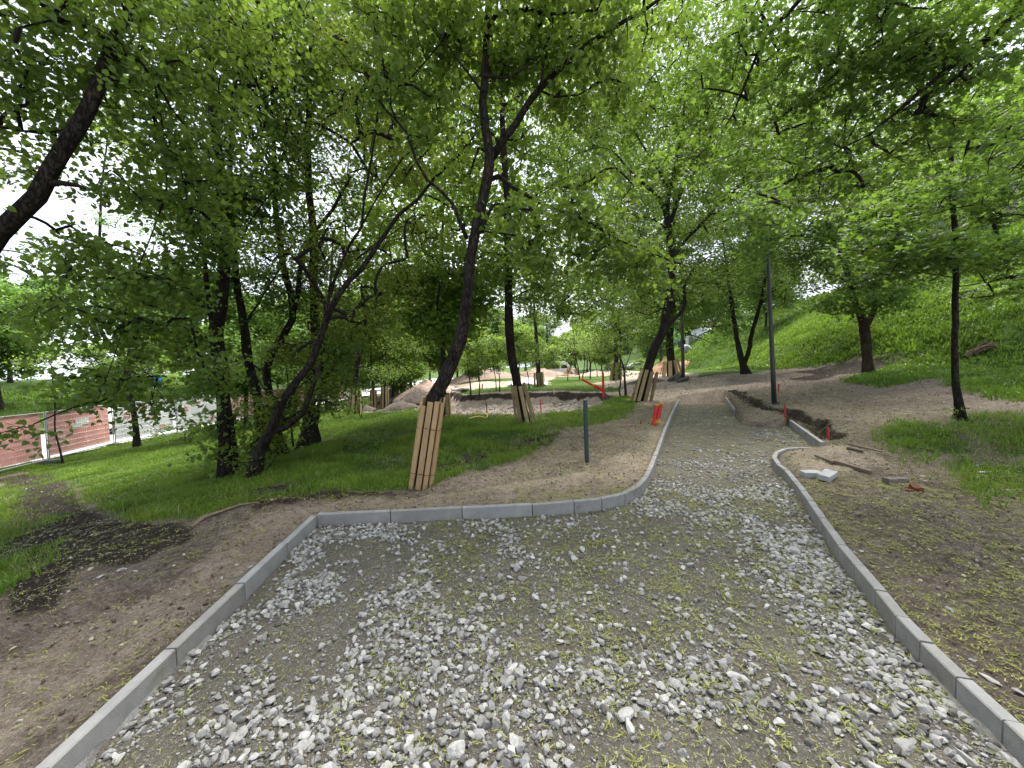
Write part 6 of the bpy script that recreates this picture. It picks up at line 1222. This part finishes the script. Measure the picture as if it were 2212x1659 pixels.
def group_box(name, px, y, size, mt, label, cat, ribs=0, extra=None):
    p_ = P(px, 790, y); z = float(hbase(p_[0], y)); root = empty(name, (p_[0], y, z), label, cat); L_ = np.array([p_[0], y, z])
    m_ = MB(); V, Fc = boxv(L_ + [0, 0, size[2] / 2], size, None, .04); m_.add(V, Fc)
    for k in range(ribs): V, Fc = boxv(L_ + [-size[0] / 2 + size[0] * (k + .5) / ribs, -size[1] / 2 - .02, size[2] / 2], (size[0] / ribs * .45, .05, size[2] * .88)); m_.add(V, Fc)
    m_.build('shell', mt, root, L_)
    for nm, dx, dz, sx, sz, m_t in (extra or []):
        m_ = MB(); V, Fc = boxv(L_ + [dx, -size[1] / 2 - .05, dz], (sx, .05, sz)); m_.add(V, Fc); m_.build(nm, m_t, root, L_)
    return root
CGRN = simple('green_container_paint', (.05, .30, .17), (.04, .25, .14), 3, .6, .1); BLU = simple('blue_plastic', (.04, .20, .55), (.03, .16, .45), 4, .5, .05)
group_box('container', 1459, 88, (6.4, 2.4, 2.7), CGRN, 'green site container with pale roof edge behind the blue toilet', 'container', 22, [('roof_edge', 0, 2.66, 6.4, .12, CONCL), ('door', 2.3, 1.2, .9, 2.0, WHITE)])
group_box('toilet_cabin', 1461, 80, (1.15, 1.15, 2.3), BLU, 'blue portable toilet in front of the green container', 'toilet cabin', 3, [('door', 0, 1.05, .8, 1.9, BLU), ('roof', 0, 2.28, 1.2, .2, WHITE)])
group_box('site_cabin', 1497, 78, (2.4, 1.8, 2.6), WHITE, 'white narrow site cabin right of the green container', 'cabin', 0, [('window', -.4, 1.6, .7, .7, GLASS), ('door', .6, 1.05, .8, 2.0, CONCL)])
group_box('waste_bin', 1480, 66, (2.0, 1.1, 1.25), simple('black_bin', (.03, .035, .035), rough=.6), 'black waste bin left of the white tank', 'bin', 4, [('lid', 0, 1.2, 2.1, .14, RUB)])
group_box('water_tank', 1491, 64, (1.1, 1.0, 1.5), simple('white_plastic_tank', (.6, .61, .62), rough=.5), 'white plastic tank in a cage beside the black bin', 'tank', 6, [('pallet', 0, .1, 1.2, .16, WOODG)])
# grey sack and white sheet
g = np.array([P(1484, 798, 55)[0], 55, 0]); g[2] = hz(g[0], g[1]); r = np.random.default_rng(9); m_ = MB(); V = I2V * np.array([.75, .6, .7]) * (1 + .12 * r.normal(size=(len(I2V), 1))) + g + [0, 0, .55]; m_.add(V, I2F); tag(m_.build('sack', simple('grey_sack', (.30, .31, .34), (.2, .21, .23), 3, .7, .2), loc=g, smooth=True), 'grey bulging sack lying right of the far lamp post', 'sack')
g = np.array([P(1518, 790, 62)[0], 62, 0]); g[2] = hz(g[0], g[1]); gx, gy = np.meshgrid(np.linspace(-1.9, 1.9, 24), np.linspace(0, 1, 12)); X_ = gx.ravel(); T_ = gy.ravel(); V = np.stack([g[0] + X_ + T_ * .6, g[1] + 1.2 * T_ + .12 * np.sin(X_ * 4), g[2] + 1.9 * T_ ** .8 * (1 - .12 * np.abs(X_)) + .07 * np.sin(X_ * 7 + T_ * 5)], 1); ii = np.arange(24 * 12).reshape(12, 24); q = np.stack([ii[:-1, :-1], ii[:-1, 1:], ii[1:, 1:], ii[1:, :-1]], -1).reshape(-1, 4); m_ = MB(); m_.add(V, q); o = m_.build('tarpaulin', simple('white_tarpaulin', (.6, .63, .70), (.48, .5, .57), 2, .6, .2), loc=g, smooth=True); so_ = o.modifiers.new('s', 'SOLIDIFY'); so_.thickness = .04; tag(o, 'white sheet draped in a slope right of the white tank', 'tarpaulin')
# pale sheet on ground left of the slim guard
g = ground(1140, 833); gx, gy = np.meshgrid(np.linspace(-1.6, 1.6, 20), np.linspace(-1.4, 1.4, 14)); X_, Y_ = gx.ravel(), gy.ravel(); V = np.stack([g[0] + X_, g[1] + 1 + Y_, hz(g[0], g[1]) + .55 * np.exp(-(X_ ** 2 + Y_ ** 2) * .7) + .06 * np.sin(X_ * 5 + Y_ * 3) + .05], 1); ii = np.arange(280).reshape(14, 20); q = np.stack([ii[:-1, :-1], ii[:-1, 1:], ii[1:, 1:], ii[1:, :-1]], -1).reshape(-1, 4); m_ = MB(); m_.add(V, q); o = m_.build('tarpaulin', bpy.data.materials['white_tarpaulin'], loc=g, smooth=True); so_ = o.modifiers.new('s', 'SOLIDIFY'); so_.thickness = .04; tag(o, 'pale sheet covering a low pile behind the pit', 'tarpaulin')
# pink hoarding at the right far end
a, b = P(1505, 786, 92), P(1572, 786, 84); a[2] = float(hbase(a[0], a[1])); b[2] = float(hbase(b[0], b[1])); root = empty('hoarding', a, 'long pale pink site hoarding behind the white tank', 'hoarding'); n = 8
for k in range(n):
    p_, q_ = a + (b - a) * k / n, a + (b - a) * (k + .98) / n; e = q_ - p_; ex = e / np.linalg.norm(e); ey = np.cross([0, 0, 1.0], ex); ey /= np.linalg.norm(ey); M = np.stack([ex, ey, [0, 0, 1]], 1); V, Fc = boxv((p_ + q_) / 2 + [0, 0, 1.3], (np.linalg.norm(e), .05, 2.3), M, .01); m_ = MB(); m_.add(V, Fc); m_.build('panel', BANP, root, a)
# timber stack left of van
g = ground(1215, 813)
for k in range(4): V, Fc = boxv((g[0] - 3 + k * .3, g[1] + k * .5, hz(g[0], g[1]) + .12 + .09 * k), (7.5, .25, .08), rotz(.05 * k - .08), .01); m_ = MB(); m_.add(V, Fc); tag(m_.build('timber_plank', WOOD, loc=g), 'long fresh plank in the loose stack in front of the van', 'plank', 'planks lying before the van')
# blue sign and white pole across the street
def sign(px, pytop, pybot, y, label):
    a = P(px, pybot, y); t_ = P(px, pytop, y); gz_ = float(hbase(a[0], y)); L_ = np.array([a[0], y, gz_]); root = empty('road_sign', L_, label, 'road sign'); m_ = MB(); V, Fc = tube(np.array([L_, [a[0], y, t_[2]]]), .035, 10); m_.add(V, Fc); m_.build('pole', GALV, root, L_)
    s_ = (t_[2] - a[2]); m_ = MB(); V, Fc = boxv((a[0], y - .06, t_[2] - s_ * .28), (.85, .03, s_ * .55), None, .01); m_.add(V, Fc); fr = m_.build('sign_plate', BLU, root, L_)
    m_ = MB(); V, Fc = boxv((a[0], y - .06, t_[2] - s_ * .8), (.85, .03, s_ * .35), None, .01); m_.add(V, Fc); m_.build('sub_plate', WHITE, root, L_)
sign(342, 812, 846, 30, 'blue road sign with white plate below, seen through the leaves at left')
g = np.array([*P(437, 845, 31)[:2], 0]); g[2] = float(hbase(g[0], g[1])); root = empty('street_pole', g, 'thin white pole beyond the street fence left of the linden', 'pole'); m_ = MB(); V, Fc = tube(np.array([g, [g[0], g[1], P(437, 770, 31)[2]]]), .07, 10); m_.add(V, Fc); m_.build('pole', CONCL, root, g); m_ = MB(); V, Fc = boxv((g[0], g[1] - .1, P(437, 815, 31)[2]), (.35, .2, .7), None, .03); m_.add(V, Fc); m_.build('box', WHITE, root, g)
cars = [(-24.5, 24, WHITE, 'white car parked on the street behind the hanging leaves'), (-25, 31, SILV, 'silver car parked farther along the street')]
for x, y, mt, lab in cars: vehicle('car', (x, y, float(hbase(x, y)) + .03), math.pi / 2 + .05, cb_, 1.8, cw, (-1.3, 1.35), .32, mt, lab, 'car', [('headlight', 2.08, .65, .68, .12, .3, .14, LIGHTM)])
# house on the hill
p_ = np.array([36.0, 25.0, float(hbase(36, 25))]); root = empty('house', p_, 'pale pink house with grey roof on top of the embankment at right', 'house'); WALLM = simple('pale_pink_render', (.60, .50, .50), (.52, .43, .43), 3, .9, .1); ROOFM = simple('grey_roof', (.28, .27, .29), (.2, .19, .2), 6, .9, .3)
V, Fc = boxv(p_ + [0, 0, 2.2], (7, 12, 5.0), rotz(.15), .03); m_ = MB(); m_.add(V, Fc); wl = m_.build('wall', WALLM, root, p_)
V = np.array([[-4, -6.6, 4.6], [4, -6.6, 4.6], [4, 6.6, 4.6], [-4, 6.6, 4.6], [0, -6.6, 7.4], [0, 6.6, 7.4]]) @ rotz(.15).T + p_; m_ = MB(); m_.add(V, [(0, 1, 4), (2, 3, 5), (0, 4, 5, 3), (1, 2, 5, 4), (0, 3, 2, 1)]); rf = m_.build('roof', ROOFM, root, p_)
for k in range(4):
    V, Fc = boxv((0, 0, 0), (.08, 1.1, 1.5)); V = (V + [-3.52, -4.2 + k * 2.8, 2.6]) @ rotz(.15).T + p_; m_ = MB(); m_.add(V, Fc); wi = m_.build('window', GLASS, root, p_)
    V, Fc = boxv((0, 0, 0), (.12, 1.3, .08)); V = (V + [-3.54, -4.2 + k * 2.8, 1.8]) @ rotz(.15).T + p_; m_ = MB(); m_.add(V, Fc); m_.build('sill', PAPER, wi, p_)
